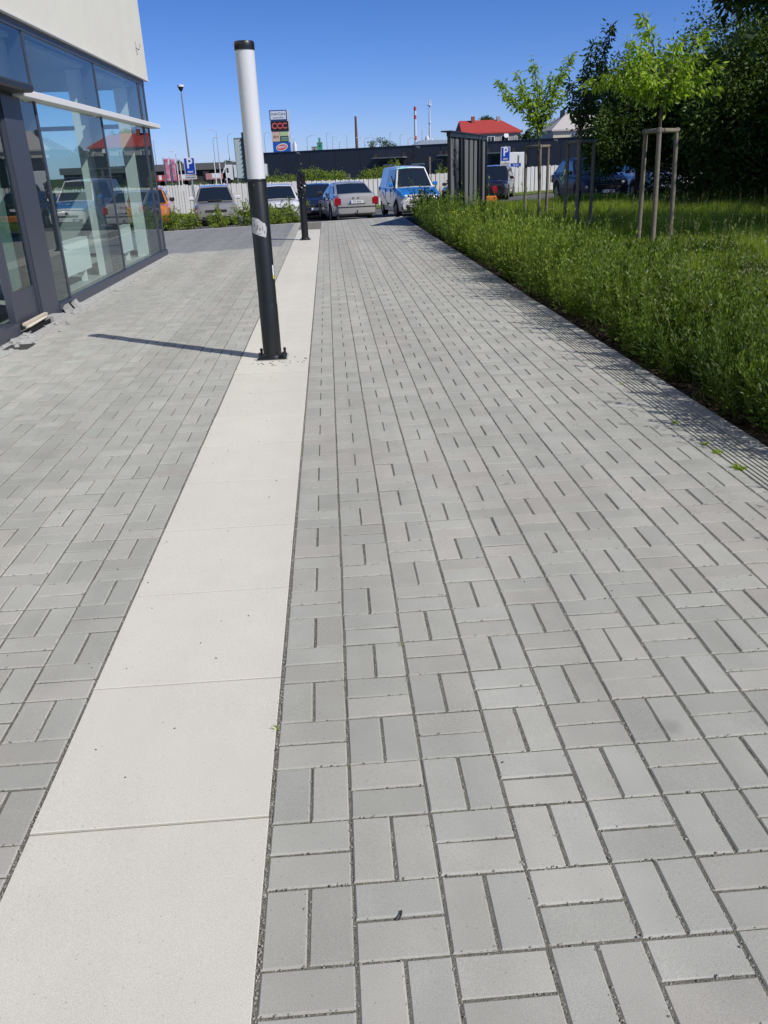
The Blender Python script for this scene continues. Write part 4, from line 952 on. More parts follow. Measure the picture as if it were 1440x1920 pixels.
# ------------------------------------------------------------------ street lamps
def slamp(x, y, ztop, label, arm=0, r0=.09, head='arm', grp='distant street lamps', g0=-.35):
    r = empty('street_lamp', (x, y, g0), 0, label, 'street lamp', grp); h = ztop-g0
    MB().lathe([(r0, 0), (r0*.55, h)], 8).build('pole', M_GREYM, r)
    if head == 'post':
        MB().lathe([(.06, h-.1), (.13, h+.0), (.19, h+.16)], 14).build('lamp_body', M_PLAST, r); MB().lathe([(.22, h+.16), (.22, h+.27), (.05, h+.3)], 14).build('lamp_cap', M_WHITE, r)
    else:
        for s in ([arm] if abs(arm) < 9 else [-1.8, 1.8]):
            MB().tube([(0, 0, h), (s*.5, 0, h+.5), (s, 0, h+.65)], r0*.5, 6).build('arm', M_GREYM, r); MB().box(s-.55+.2*np.sign(s), s+.55+.2*np.sign(s), -.2, .2, h+.58, h+.75, b=.04).build('lamp_head', M_ALU, r)
    return r
a_ = (-9.177, 60.000, 6.676); c_ = (-9.096, 60.000, 2.463)
slamp(-9.1, 60, a_[2], 'tall street lamp with a white topped head above the left parking sign', r0=.075, head='post', grp=None)
for i, (px, py, Y, arm, where) in enumerate([(287, 262, 230, -1, 'leftmost, against the glass building corner'), (329, 288, 260, -1, 'short, just left of the blue parking sign'), (405, 247, 260, -1.8, 'left of two lamps between the parking sign and the tall lamp column'),
    (399, 262, 230, 1, 'thin one left of the grey billboard'), (426, 255, 280, 1.6, 'just left of the grey billboard'), (495, 253, 270, 1, 'between the tall lamp column and the sign tower'),
    (551, 259, 280, -1.5, 'first to the right of the sign tower'), (575, 258, 300, 2.2, 'second to the right of the sign tower'), (612, 252, 300, .6, 'beside the green tank'), (623, 259, 320, .6, 'thin one right of the green tank'),
    (636, 264, 300, -1, 'left of the brown chimney'), (650, 256, 300, -.6, 'nearest the brown chimney on its left'), (683, 262, 280, 99, 'double armed one right of the brown chimney'), (731, 252, 300, .6, 'over the dark trees on the skyline'),
    (750, 255, 300, .6, 'left of the striped chimney'), (765, 262, 280, 1.6, 'low one left of the striped chimney'), (791, 248, 280, .5, 'between the striped chimney and the radio mast')]):
    a_ = P(px, py, Y); slamp(a_[0], Y, a_[2], 'distant street lamp, '+where, arm, .10)
# ------------------------------------------------------------------ left background: low store, flags, lorries
ls = empty('low_store', (-28.5, 205, -.35), 0, 'low dark store with a grey flat roof behind the white fence at left', 'building')
MB().box(-32, 9.5, 0, 25, 0, 2.55).build('wall', mat('dark brown wall', (.045, .038, .036), .8), ls); MB().box(-32.5, 10, -.9, 25.5, 2.55, 4.0).build('roof', mat('grey flat roof', (.12, .12, .12), .8), ls)
for k in range(9): MB().box(-28+k*4, -26.6+k*4, -.04, 0, .1, 2.2).build('shop_window', M_CGL, ls)
for i, (px0, px1, Y, m_, lab) in enumerate([(294, 306, 150, M_PINK, 'short red trailer left of the magenta flags'), (334, 352, 150, mat('faded red sheet', (.5, .22, .22), .8), 'red and white trailer behind the left parking sign'), (386, 424, 150, bpy.data.materials['faded red sheet'], 'long red and white trailer left of the white lorry')]):
    a_ = P(px0, 331, Y); c_ = P(px1, 331, Y); r = empty('trailer', ((a_[0]+c_[0])/2, Y, -.35), 0, lab, 'trailer', 'trailers behind the fence'); w2 = (c_[0]-a_[0])/2
    MB().box(-w2, w2, 0, 2.4, .75, 1.75, b=.03).build('box_body', m_, r); MB().box(-w2*.4, w2*.5, -.02, 0, 1.0, 1.75).build('white_field', M_WSIGN, r)
    for s in (-.7, .5, .7): MB().tube([(s*w2, 0, .42), (s*w2, 2.3, .42)], .42, 14).build('wheel', M_TYRE, r)
    MB().box(-w2, w2, .2, 2.2, .65, .75).build('chassis', M_DARK, r)
a_ = (-16.325, 150.000, 1.538); tr = empty('white_lorry', (a_[0], 150, -.35), 0, 'white lorry cab and box beside the foot of the tall lamp column', 'lorry')
MB().slab([(-1.2, 0, .6), (.6, 0, .6), (.6, 0, 3.0), (-.6, 0, 3.0), (-1.15, 0, 1.8)], (0, 2.3, 0)).build('cab', M_WHT, tr); MB().box(.8, 6.5, 0, 2.4, .9, 2.9, b=.04).build('box_body', M_WHT, tr)
MB().slab([(-.95, -.02, 1.75), (-.1, -.02, 1.75), (-.1, -.02, 2.5), (-.6, -.02, 2.5)], (0, .03, 0)).build('side_window', M_CGL, tr)
for s in (-.3, 3.8, 5.1): MB().tube([(s, 0, .48), (s, 2.3, .48)], .48, 14).build('wheel', M_TYRE, tr)
fm = mat('magenta flag', (.42, .03, .12), .7, noise=(1.6, .9, (.62, .45, .52)))
for i, px in enumerate((305, 317)):
    a_ = P(px, 297, 110); c_ = P(px, 340, 110); r = empty('banner_flag', (a_[0], 110, -.35), 0, ['left one of two magenta and white banner flags by the glass building corner', 'right one of two magenta and white banner flags by the glass building corner'][i], 'flag', 'magenta banner flags')
    MB().lathe([(.05, 0), (.035, a_[2]+.5)], 8).build('pole', M_GREYM, r)
    b = MB(); V = []
    for j in range(13):
        z_ = a_[2]+.3-j*.225
        for k in range(4): V.append((.06+k*.2, .05*math.sin(j*.8+k), z_))
    b.add(V, [(j*4+k, j*4+k+1, (j+1)*4+k+1, (j+1)*4+k) for j in range(12) for k in range(3)]); o = b.build('cloth', fm, r, 60); q = o.modifiers.new('t', 'SOLIDIFY'); q.thickness = .01
for i, (px, py, lab) in enumerate([(331, 305, 'leftmost thin flagpole left of the parking sign'), (337, 303, 'second thin flagpole left of the parking sign'), (401, 300, 'bare pole in front of the low store, left'), (411, 305, 'bare pole in front of the low store, middle'), (422, 306, 'bare pole in front of the low store, right')]):
    a_ = P(px, py, 100); o = MB().lathe([(.07, 0), (.05, a_[2]+.35)], 8).build('bare_pole', M_ALU); o.location = (a_[0], 100, -.35); tag(o, lab, 'pole', 'bare poles by the low store')
# big translucent billboard seen edge on behind the lamp column
a_ = (-8.862, 90.000, 4.605); c_ = (-8.258, 90.000, 1.062); bb = empty('billboard', (a_[0], 90, -.35), 0, 'grey framed billboard standing partly behind the tall lamp column', 'billboard')
MB().box(-.05, .9, -.08, .08, 1.2, a_[2]+.3, b=.02).build('panel', mat('pale green grey panel', (.42, .50, .50), .5), bb); MB().box(-.12, -.04, -.1, .1, 0, a_[2]+.35).build('frame_post', M_GREYM, bb); MB().box(-.12, 1.0, -.1, .1, a_[2]+.3, a_[2]+.42).build('frame_top', M_GREYM, bb)
MB().box(.72, .92, -.2, -.1, 0, a_[2]+.9).build('dark_pole', M_DARK, bb)
for k in range(9): MB().tube([(.5, -.15, 1.4+k*.42), (.8, -.15, 1.55+k*.42)], .03, 6).build('peg', M_DARK, bb)
# small far structures over the hall roof line
M_GRN = mat('green tank paint', (.04, .30, .18), .6)
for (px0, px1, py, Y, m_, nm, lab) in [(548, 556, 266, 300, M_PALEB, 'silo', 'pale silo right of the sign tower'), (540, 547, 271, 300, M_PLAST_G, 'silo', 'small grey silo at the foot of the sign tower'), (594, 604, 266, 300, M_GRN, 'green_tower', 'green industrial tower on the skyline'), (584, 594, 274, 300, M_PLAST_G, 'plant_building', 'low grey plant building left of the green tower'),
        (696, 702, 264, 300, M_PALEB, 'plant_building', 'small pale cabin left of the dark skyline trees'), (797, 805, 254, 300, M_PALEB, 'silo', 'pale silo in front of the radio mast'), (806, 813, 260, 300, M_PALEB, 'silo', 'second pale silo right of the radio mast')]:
    a_ = P(px0, py, Y); c_ = P(px1, py, Y); cx = (a_[0]+c_[0])/2; w2 = (c_[0]-a_[0])/2
    r = empty(nm, (cx, Y, -.35), 0, lab, 'silo' if nm == 'silo' else 'industrial building')
    if nm == 'silo': MB().lathe([(w2, 0), (w2, a_[2]-.5), (w2*.3, a_[2]+.4)], 16).build('shell', m_, r, 40); MB().lathe([(w2*1.03, a_[2]*.6), (w2*1.03, a_[2]*.6+.15)], 16).build('hoop', M_GREYM, r)
    else:
        MB().box(-w2, w2, 0, 4, 0, a_[2]).build('wall', m_, r); MB().box(-w2-.1, w2+.1, -.1, 4.1, a_[2], a_[2]+.2).build('roof', M_GREYM, r); MB().box(-w2*.3, w2*.4, -.05, 0, a_[2]-1.2, a_[2]-.5).build('window', M_CGL, r)
    if nm == 'green_tower': MB().box(-w2*.4, w2*.4, .5, 2, a_[2]+.2, a_[2]+1.6).build('turret', m_, r)
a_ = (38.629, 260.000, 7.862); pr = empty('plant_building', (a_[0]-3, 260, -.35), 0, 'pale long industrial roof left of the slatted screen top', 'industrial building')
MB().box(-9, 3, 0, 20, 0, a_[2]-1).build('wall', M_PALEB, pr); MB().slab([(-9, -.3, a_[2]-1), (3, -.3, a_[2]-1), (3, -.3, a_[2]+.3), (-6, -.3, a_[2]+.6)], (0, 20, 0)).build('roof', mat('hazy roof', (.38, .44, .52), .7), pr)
# wooden stakes and planks behind the fence
for (px, py, Y, m_, lab) in [(806, 294, 50, 'w', 'thin wooden stake behind the fence over the van'), (972, 291, 56, 'w', 'wooden post at the doorway behind the right parking sign'), (655, 326, 48.6, 'w', 'short pale stake poking above the fence over the silver car')]:
    a_ = P(px, py, Y); o = MB().box(-.05, .05, -.04, .04, 0, a_[2]+.5).build('wooden_post', M_STAKE); o.location = (a_[0], Y, -.5); tag(o, lab, 'post', 'wooden posts beyond the fence')
a_ = (13.482, 60.000, 1.338); o = MB().box(-.9, .9, -.1, .1, 0, a_[2]+1.2, b=.03).build('white_cabinet', M_WHITE); o.location = (a_[0], 60, -.5); tag(o, 'white cabinet behind the fence next to the right parking sign', 'cabinet')
a_ = (7.001, 52.000, 1.831); r = empty('steel_frame', (a_[0]-.8, 52, -.5), 0, 'black steel frame standing behind the van roof', 'frame')
for t in (-1.15, 0, 1.15): MB().box(t-.03, t+.03, -.03, .03, 0, 2.2).build('upright', M_DARK, r)
MB().box(-1.2, 1.2, -.03, .03, 2.2, 2.26).build('top_bar', M_DARK, r)
# ------------------------------------------------------------------ trees and bushes
def blob_leaves(blobs, size, asp=.5, tone=(0, 1), shell=.55, droop=.3):
    parts = []
    for (c, r, n) in blobs:
        d = unit(rng.normal(size=(n, 3))); rad = (shell+(1-shell)*rng.random((n, 1))**.6)
        # clumps: bunch leaves around seeds
        ns = max(6, n//45); sd_ = unit(rng.normal(size=(ns, 3)))*(shell+(1.12-shell)*rng.random((ns, 1)))
        k = rng.integers(0, ns, n); Pn = sd_[k]+rng.normal(0, .11, (n, 3))*(1+.5*rng.random((n, 1)))
        mixm = rng.random((n, 1)) < .78; Pn = np.where(mixm, Pn, d*rad)
        Pw = Pn*np.array(r)[None]+np.array(c)[None]
        D = unit(unit(Pn)*.7+rng.normal(0, .6, (n, 3))+np.array([0, 0, -droop])[None])
        L = size*(.7+.6*rng.random(n)); ts = rng.random(ns)[k]*.6+.4*rng.random(n)
        parts.append(leaves(Pw, D, L, L*asp, tone[0]+(tone[1]-tone[0])*ts))
    return parts
def bush(name, x, y, blobs, size, m, label, cat, group=None, asp=.5, stems=5, z=None, tone=(0, 1), hh=1.0):
    r = empty(name, (x, y, gz(x, y) if z is None else z), 0, label, cat, group)
    leaf_obj('foliage', blob_leaves(blobs, size, asp, tone), m, r)
    b = MB()
    for k in range(stems):
        a = 2*math.pi*k/stems+.4; c = blobs[k % len(blobs)][0]
        b.tube([(.08*math.cos(a), .08*math.sin(a), -.05), (c[0]*.5+.1*math.cos(a), c[1]*.5+.1*math.sin(a), c[2]*.5), (c[0]*.9, c[1]*.9, c[2]+.1)], [.03*hh, .02*hh, .008*hh], 6)
    b.build('stems', M_BARK, r); return r
def tree(name, x, y, blobs, size, m, label, trunk=.22, h=4, group='trees on the right', asp=.5, tone=(0, 1)):
    r = empty(name, (x, y, gz(x, y)), 0, label, 'tree', group)
    leaf_obj('crown', blob_leaves(blobs, size, asp, tone, shell=.45), m, r)
    b = MB(); b.tube([(0, 0, -.1), (.05, 0, h*.3), (-.05, .05, h*.6), (0, 0, h)], [trunk, trunk*.8, trunk*.6, trunk*.2], 10)
    tk = b.build('trunk', M_BARK, r, 50)
    for i, (c, rr, n) in enumerate(blobs[:7]):
        MB().tube([(0, 0, h*.3+.08*i*h*.3), (c[0]*.5, c[1]*.5, c[2]*.75), (c[0], c[1], c[2])], [trunk*.35, trunk*.2, trunk*.05], 6).build('limb', M_BARK, r)
    return r
# leafy bush that hangs in front of the suv
def rb(c, r, n): return (c, r, n)
tree('leafy_tree', 10.3, 26.5, [rb((-.9, -.4, 2.0), (1.0, .9, .95), 4600), rb((.2, 0, 2.6), (1.5, 1.2, 1.1), 6000), rb((-.3, .3, 3.5), (1.3, 1.2, .8), 4200), rb((1.4, .2, 2.5), (1.3, 1.1, 1.2), 8000), rb((1.5, .3, 3.3), (1.3, 1.2, 1.0), 6500), rb((.6, 1.0, 2.9), (2.0, .8, 1.5), 8000), rb((2.3, .2, 1.1), (1.2, .8, .9), 4500), rb((-1.3, -.3, 1.55), (.65, .6, .6), 1700), rb((.2, -.2, 1.8), (.9, .8, .7), 2800)], .115, M_LEAFT,
     'dark green low branching tree whose leaves hang in front of the suv', .14, 3.6, tone=(.1, .9))
tree('leafy_tree', 13.3, 24.2, [rb((-.9, 0, 3.4), (1.3, 1.3, 1.3), 7500), rb((.8, -.4, 2.9), (2.0, 1.7, 1.6), 10500), rb((-1.2, -.5, 2.2), (1.5, 1.3, 1.3), 8500), rb((1.2, .2, 4.7), (1.6, 1.5, 1.3), 8500), rb((0, -.5, 1.2), (1.9, 1.3, 1.0), 7500), rb((.2, 1.2, 2.6), (2.2, 1.2, 2.4), 9000)], .13, M_LEAFT,
     'tall dense tree with a bright top behind the front staked tree', .25, 5.5, tone=(.15, 1))
tree('leafy_tree', 15.8, 21.2, [rb((-1.0, -.2, 3.9), (2.0, 1.8, 1.4), 10500), rb((.5, -.3, 2.2), (2.4, 1.8, 1.7), 12500), rb((-.5, 1.4, 2.4), (3.2, 1.0, 2.6), 14000), rb((-1.8, -.6, 1.4), (1.7, 1.3, 1.2), 6500), rb((1.5, .2, 5.2), (2.0, 1.6, 1.6), 6000)], .13, M_LEAFT,
     'dense dark tree closing the right edge of the lawn', .25, 5.5, tone=(.1, .9))
tree('leafy_tree', 18.5, 27, [rb((0, 0, 6.2), (3.2, 2.8, 2.4), 9000), rb((0, 0, 3.2), (3.2, 2.6, 2.2), 9000), rb((-1, 0, 8.2), (2.0, 2.0, 1.4), 4000)], .16, M_LEAFT,
     'tall dark tree rising out of frame at the upper right corner', .35, 8, tone=(0, .6))
# out of frame neighbours of the row, which shade the lawn
for i, (x, y, h, s) in enumerate([(12.2, 12.7, 9.0, 3.5), (19.0, 16.2, 9.5, 3.4), (17.8, 8.6, 8.5, 3.1)]):
    tree('shade_tree', x, y, [rb((0, 0, h-s*.7), (s, s, s*.85), 6500), rb((-s*.4, s*.2, h-s*1.5), (s*.8, s*.8, s*.7), 4000), rb((s*.4, -s*.1, h-s*1.4), (s*.8, s*.8, s*.7), 4000)]+([rb((-3.7, 2.6, 4.75), (1.3, 1.2, .95), 3500), rb((-2.6, 1.6, 4.9), (1.3, 1.2, .9), 3000)] if i == 0 else []), .20, M_LEAFT,
         ['shade tree standing right of the lawn beyond the picture edge', 'taller shade tree behind the lawn beyond the picture edge', 'shade tree nearest the camera beyond the picture edge'][i], .28, h*.6, tone=(0, .7))
# ------------------------------------------------------------------ young staked trees
def curve_pts(a, c, lift, n=9, wob=.05):
    a, c = Vector(a), Vector(c); out = []
    for i in range(n):
        t = i/(n-1); p = a.lerp(c, t); p.z += lift*math.sin(math.pi*t)*.5
        p += Vector((random.uniform(-wob, wob), random.uniform(-wob, wob), random.uniform(-wob, wob)))*math.sin(math.pi*t); out.append(p)
    return out
def staked(x, y, stakes, top_z, fork_z, tips, m_leaf, label, lsize, nleaf, trunk_top, tone=(0, 1), m_st=M_STAKE):
    r = empty('young_tree', (x, y, gz(x, y)), 0, label, 'tree', 'young staked trees along the bed')
    o = Vector((x, y, gz(x, y)))
    tt = Vector(trunk_top)-o
    tk = MB().tube([(0, 0, -.05), (.01, .0, tt.z*.4), (tt.x*.8, tt.y*.8, tt.z*.75), tuple(tt)], [.035, .03, .024, .02], 10).build('trunk', M_BARK, r, 50)
    for i, tp in enumerate(tips):
        tp = Vector(tp)-o; base = Vector(tt)*(1-.0*i)+Vector((0, 0, -.12*(i % 3)))
        pts = curve_pts(base, tp, .12+.1*random.random())
        MB().tube(pts, [.015*(1-.8*k/8)+.002 for k in range(9)], 6).build('branch', M_BARK, r)
        n = int(nleaf*max(.5, (tp-base).length)); t = rng.random(n)**.7; 
        A = np.array([list(p) for p in pts]); idx = t*(len(pts)-1); i0 = np.minimum(idx.astype(int), len(pts)-2); fr = (idx-i0)[:, None]
        C = A[i0]*(1-fr)+A[i0+1]*fr; ax = unit(A[i0+1]-A[i0])
        spread = .075*(1-.4*t)[:, None]; P_ = C+rng.normal(0, 1, (n, 3))*spread*[1, 1, .8]
        D = unit((P_-C)*6+ax*.35+np.array([0, 0, -.6])+rng.normal(0, .28, (n, 3)))
        L = lsize*(.7+.55*rng.random(n))
        lo_ = leaf_obj('leaves', [leaves(P_, D, L, L*.36, tone[0]+(tone[1]-tone[0])*rng.random(n))], m_leaf, r)
    # stakes and half round rails
    s = empty('tree_stakes', (x, y, gz(x, y)), 0, label.split(' with')[0].replace('tree', 'tree support').replace('young', 'timber')+' made of three posts', 'tree stakes', 'timber tree supports along the bed')
    return r, s
def stake_set(s, pts, ztop, rad=.035):
    tops = []
    for (bx, by, tx, ty) in pts:
        o = s.location; a = Vector((bx-o.x, by-o.y, -.1)); c = Vector((tx-o.x, ty-o.y, ztop-o.z))
        MB().tube([a, a.lerp(c, .5)+Vector((.006, 0, 0)), c], [rad*1.06, rad, rad*.96], 12).build('stake', M_STAKE, s, 50); tops.append(c)
    for i, j in ((1, 0), (0, 2), (1, 2)):
        d = (tops[j]-tops[i]).normalized(); z = Vector((0, 0, -.045))
        MB().tube([tops[i]-d*.05+z, tops[j]+d*.05+z], rad*.95, 12).build('rail', M_STAKE, s, 50)
# front one
t1, st1 = staked(5.62, 12.75, None, 0, 0, [(5.204, 12.800, 3.474), (4.923, 12.500, 3.111), (6.374, 12.600, 2.746), (6.321, 13.000, 3.244), (4.382, 12.900, 2.570), (4.819, 12.500, 2.882), (5.786, 12.800, 3.104), (5.902, 12.400, 2.811), (5.317, 13.100, 2.993), (5.745, 13.100, 3.017), (4.662, 12.600, 2.667), (5.892, 12.500, 2.548), (5.225, 12.400, 2.559), (6.551, 12.900, 2.450)], M_LEAFY,
    'young bright green tree nearest the pavement with three timber stakes', .105, 170, (5.610, 12.750, 2.415), tone=(.15, 1))
stake_set(st1, [(5.50, 12.31, 5.48, 12.42), (5.50, 12.98, 5.45, 12.92), (6.03, 12.9, 5.93, 12.85)], 1.90, .037)
MB().tube([(-.13, -.32, 1.85), (-.05, -.1, 1.84), (.0, .0, 1.83)], .012, 6).build('tie_strap', M_DARK, st1)
t2, st2 = staked(5.62, 17.0, None, 0, 0, [(6.097, 17.000, 3.919), (5.709, 16.900, 3.622), (5.621, 17.100, 3.062), (5.236, 16.800, 2.904), (5.987, 17.200, 2.886), (5.330, 16.900, 2.523), (5.841, 17.000, 2.464), (6.040, 17.100, 3.241), (5.494, 17.000, 2.671)], M_LEAFD,
    'young dark leaved tree in the middle of the row with three timber stakes', .115, 170, (5.593, 17.000, 2.156))
stake_set(st2, [(5.50, 16.69, 5.48, 16.75), (5.40, 17.25, 5.38, 17.2), (5.95, 17.2, 5.92, 17.15)], 1.86, .038)
t3, st3 = staked(5.62, 20.6, None, 0, 0, [(4.526, 20.500, 3.257), (4.629, 20.400, 2.971), (4.972, 20.600, 3.457), (5.405, 20.700, 3.682), (6.362, 20.600, 3.845), (6.120, 20.400, 2.959), (5.230, 20.500, 2.879), (5.890, 20.600, 3.384), (6.101, 20.700, 3.387), (5.029, 20.400, 3.107), (5.559, 20.600, 3.165), (5.335, 20.500, 2.525), (5.789, 20.500, 2.744)], M_LEAFY,
    'young light green tree farthest along the row with three timber stakes', .12, 140, (5.566, 20.600, 2.321), tone=(.1, .9))
stake_set(st3, [(5.56, 20.21, 5.55, 20.3), (5.33, 20.8, 5.31, 20.8), (5.90, 20.8, 5.87, 20.75)], 1.85, .038)
# ------------------------------------------------------------------ shrubs of the hedge strip in front of the parked cars
strip('planting_bed', -9, -.3, lambda x: edge_y(x)+.12, lambda x: edge_y(x)+1.5, .4, 6, .02, M_SOIL)
hs = [(-7.2, 'leftmost, in front of the orange car'), (-6.3, 'right under the building corner'), (-5.3, 'left of the beige car'), (-4.55, 'in front of the beige car, left half'), (-3.8, 'in front of the beige car, right half'), (-3.0, 'just left of the tall lamp column'), (-2.3, 'hidden half behind the tall lamp column'), (-1.75, 'left one of the clump before the white car'), (-1.25, 'right one of the clump before the white car'), (-.72, 'rightmost, beside the wrapped column')]
for i, (x, lab) in enumerate(hs):
    y = edge_y(x)+.6; h = random.uniform(.40, .56); bl = [rb((random.uniform(-.2, .2), random.uniform(-.1, .1), h*.5), (.36, .3, h*.48), 900), rb((random.uniform(-.35, .35), 0, h*.42), (.3, .26, h*.4), 600)]
    for _ in range(4): bl.append(rb((random.uniform(-.4, .4), random.uniform(-.2, .2), h*1.05), (.05, .05, random.uniform(.10, .22)), 60))
    bush('hedge_shrub', x, y, bl, .055, M_LEAFB if i % 3 else M_LEAFW, 'low hedge shrub, '+lab, 'shrub', 'low shrubs in front of the parked cars', .45, 4, hh=.5)
# bushes standing behind the white fence
for i, (px, py, Y, rx, h, lab) in enumerate([(522, 322, 62, 1.3, 1.1, 'greyish bush right of the tall lamp column'), (582, 310, 58, .95, 1.3, 'light green bush above the wrapped column'), (627, 318, 58, .95, 1.0, 'green bush above the silver car'), (700, 312, 58, 1.1, 1.1, 'green bush left of the van roof'), (735, 303, 58, .7, 1.2, 'loose yellow green bush above the van'), (832, 308, 60, .65, 1.4, 'green bush left of the slatted screen')]):
    a_ = P(px, py, Y); bush('fence_bush', a_[0], Y, [rb((0, 0, a_[2]+.5-.95*h), (rx, .8, h*.85), 2200), rb((rx*.5, 0, a_[2]+.5-.5*h), (rx*.5, .5, h*.38), 700), rb((-rx*.5, 0, a_[2]+.4-.5*h), (rx*.5, .5, h*.38), 700)], .10, M_LEAFB, lab+', behind the fence', 'bush', 'bushes behind the white fence', .5, 5, z=-.5)
for i, (px, py, Y, rx, h, m_, lab) in enumerate([(715, 262, 290, 4.5, 3.0, M_LEAFT, 'dark round skyline tree left of the striped chimney'), (992, 252, 170, 1.6, 1.6, M_LEAFT, 'small tree right of the red roofed house'), (1034, 236, 160, 1.5, 2.8, M_LEAFB, 'pale green tree left of the cream house'), (914, 222, 200, 1.4, 1.2, M_LEAFT, 'treetop behind the ridge of the red roof'), (430, 305, 230, 1.5, 1.6, M_LEAFT, 'dark conifer above the low store'), (336, 305, 230, 1.0, 1.6, M_LEAFT, 'small dark conifer beside the left parking sign')]):
    a_ = P(px, py, Y); tree('far_tree', a_[0], Y, [rb((0, 0, a_[2]+.35-h*.8), (rx, rx, h), 1500), rb((rx*.5, 0, a_[2]-h), (rx*.7, rx*.7, h*.7), 900), rb((-rx*.6, 0, a_[2]-h*1.1), (rx*.6, rx*.6, h*.6), 800)], .45, m_, lab, .2, max(1.5, a_[2]-h), 'trees on the skyline', tone=(0, .7))
# ------------------------------------------------------------------ weeds of the planting bed (nobody could count them)
def bed_h(x, y):
    n = np.sin(x*2.3+y*1.1)*np.sin(y*.83-x*.7)+.5*np.sin(y*2.9+x*4.1)
    fall = np.clip((4.5-x+.05*np.clip(y-8, 0, 14))/1.3, .30, 1)          # tall by the kerb, low towards the lawn
    fall = np.where(y < 12, np.maximum(fall, np.clip((12.5-y)/3, 0, .68)), fall)
    return (.66+.14*n+.12*np.clip((y-13)/9, 0, 1))*fall
def weeds():
    """bushy clumps: stems fan out from a root, narrow leaves spiral up each stem"""
    parts = []; C = []
    tries = 0
    cell = {}
    while tries < 14000:
        tries += 1
        y = -.6+26.2*random.random()**1.1; wide = 6.2 if y < 11.5 else 4.6+.05*max(0, y-12); x = 2.70+(wide-2.70)*random.random()**1.2+.35*max(0, min(2, y-23))
        if y > 25.2: continue
        sp = .17+.004*y; k = (int(x/sp), int(y/sp))
        if any((k[0]+a, k[1]+c) in cell and (cell[(k[0]+a, k[1]+c)][0]-x)**2+(cell[(k[0]+a, k[1]+c)][1]-y)**2 < sp*sp for a in (-1, 0, 1) for c in (-1, 0, 1)): continue
        cell[k] = (x, y); C.append((x, y))
    C = np.array(C); n0 = len(C)
    big = .5+.5*np.sin(C[:, 0]*2.1+1.9*np.sin(C[:, 1]*.9))*np.sin(C[:, 1]*1.35+C[:, 0]*.6)
    H = (.34+.50*big+rng.normal(0, .10, n0)+.10*np.clip((C[:, 1]-12)/9, 0, 1))*np.clip((4.7-C[:, 0])/1.5, .45, 1)
    H *= np.clip((26.3-C[:, 1])/3, .45, 1)
    hue = np.clip(.48+.32*np.sin(C[:, 0]*1.1+C[:, 1]*.45)+rng.normal(0, .30, n0)+.15*np.clip((C[:, 1]-6)/8, -.8, 1), 0, 1)
    sp_ = (rng.random(n0) < np.where(C[:, 1] < 9, .42, .2)).astype(float)          # second, broader leaved kind
    hue = hue*(1-.35*sp_)
    ns = 17; S = np.repeat(np.arange(n0), ns); m = len(S)
    az = rng.random(m)*2*math.pi; tl = .12+.75*rng.random(m)**1.3
    hs = H[S]*(.70+.45*rng.random(m))*np.where(rng.random(m) < .07, 1.4, 1)
    base = np.stack([C[S, 0]+.03*np.cos(az), C[S, 1]+.03*np.sin(az)], 1)
    g = np.array([gz(a, c) for a, c in C])[S]-.03
    reach = hs*tl*.70
    def stem(t, k):
        # leaves the root upright-outward, curves upward
        r = reach[k]*(1-(1-t)**1.8)
        return np.stack([base[k, 0]+r*np.cos(az[k]), base[k, 1]+r*np.sin(az[k]), g[k]+hs[k]*t], 1)
    for near_, nl, ls, asp in ((True, 42, .046, .27), (False, 24, .066, .32)):
        sel = np.where((C[S, 1] < 9.5) == near_)[0]; k = np.repeat(sel, nl); n = len(k)
        t = .10+.90*rng.random(n)**.75; P0 = stem(t, k); P1 = stem(np.minimum(t+.04, 1.04), k); ax = unit(P1-P0)
        sd = rng.normal(0, 1, (n, 3)); sd = unit(sd-ax*np.sum(sd*ax, 1, keepdims=True))
        D = unit(sd*(1.05-.55*t[:, None])+ax*(.35+.65*t[:, None])+np.array([0, 0, .15]))
        b_ = sp_[S[k]]; L = ls*(1.25-.6*t)*(.7+.6*rng.random(n))*(1+.25*b_)
        off = sd*(.020+.022*rng.random(n))[:, None]*(1.1-t[:, None])
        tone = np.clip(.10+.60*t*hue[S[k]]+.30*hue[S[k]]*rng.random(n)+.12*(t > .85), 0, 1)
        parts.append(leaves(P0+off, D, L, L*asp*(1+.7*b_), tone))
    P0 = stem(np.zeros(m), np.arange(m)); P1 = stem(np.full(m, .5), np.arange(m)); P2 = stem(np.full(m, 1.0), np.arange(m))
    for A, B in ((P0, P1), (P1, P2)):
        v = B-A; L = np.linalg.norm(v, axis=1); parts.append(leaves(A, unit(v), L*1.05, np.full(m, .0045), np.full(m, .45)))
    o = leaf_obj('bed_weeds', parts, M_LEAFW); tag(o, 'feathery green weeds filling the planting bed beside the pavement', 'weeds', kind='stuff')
weeds()
def broad_weeds():
    parts = []; N = 420
    y = 1.5+10*rng.random(N)**1.1; x = 2.75+rng.random(N)*3.2; hgt = bed_h(x, y)*(.6+.5*rng.random(N)); nl = 22; k = np.repeat(np.arange(N), nl); n = len(k)
    t = np.tile(np.linspace(.15, 1, nl), N); a = np.tile(np.arange(nl)*2.4, N)+np.repeat(rng.random(N)*6, nl)
    Pn = np.stack([x[k], y[k], -.03+hgt[k]*t], 1); D = unit(np.stack([np.cos(a), np.sin(a), .25+.5*t], 1)+rng.normal(0, .15, (n, 3)))
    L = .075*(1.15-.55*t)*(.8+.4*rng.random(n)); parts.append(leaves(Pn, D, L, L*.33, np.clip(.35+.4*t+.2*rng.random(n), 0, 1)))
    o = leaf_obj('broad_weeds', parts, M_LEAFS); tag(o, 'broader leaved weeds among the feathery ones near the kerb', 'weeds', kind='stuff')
broad_weeds()
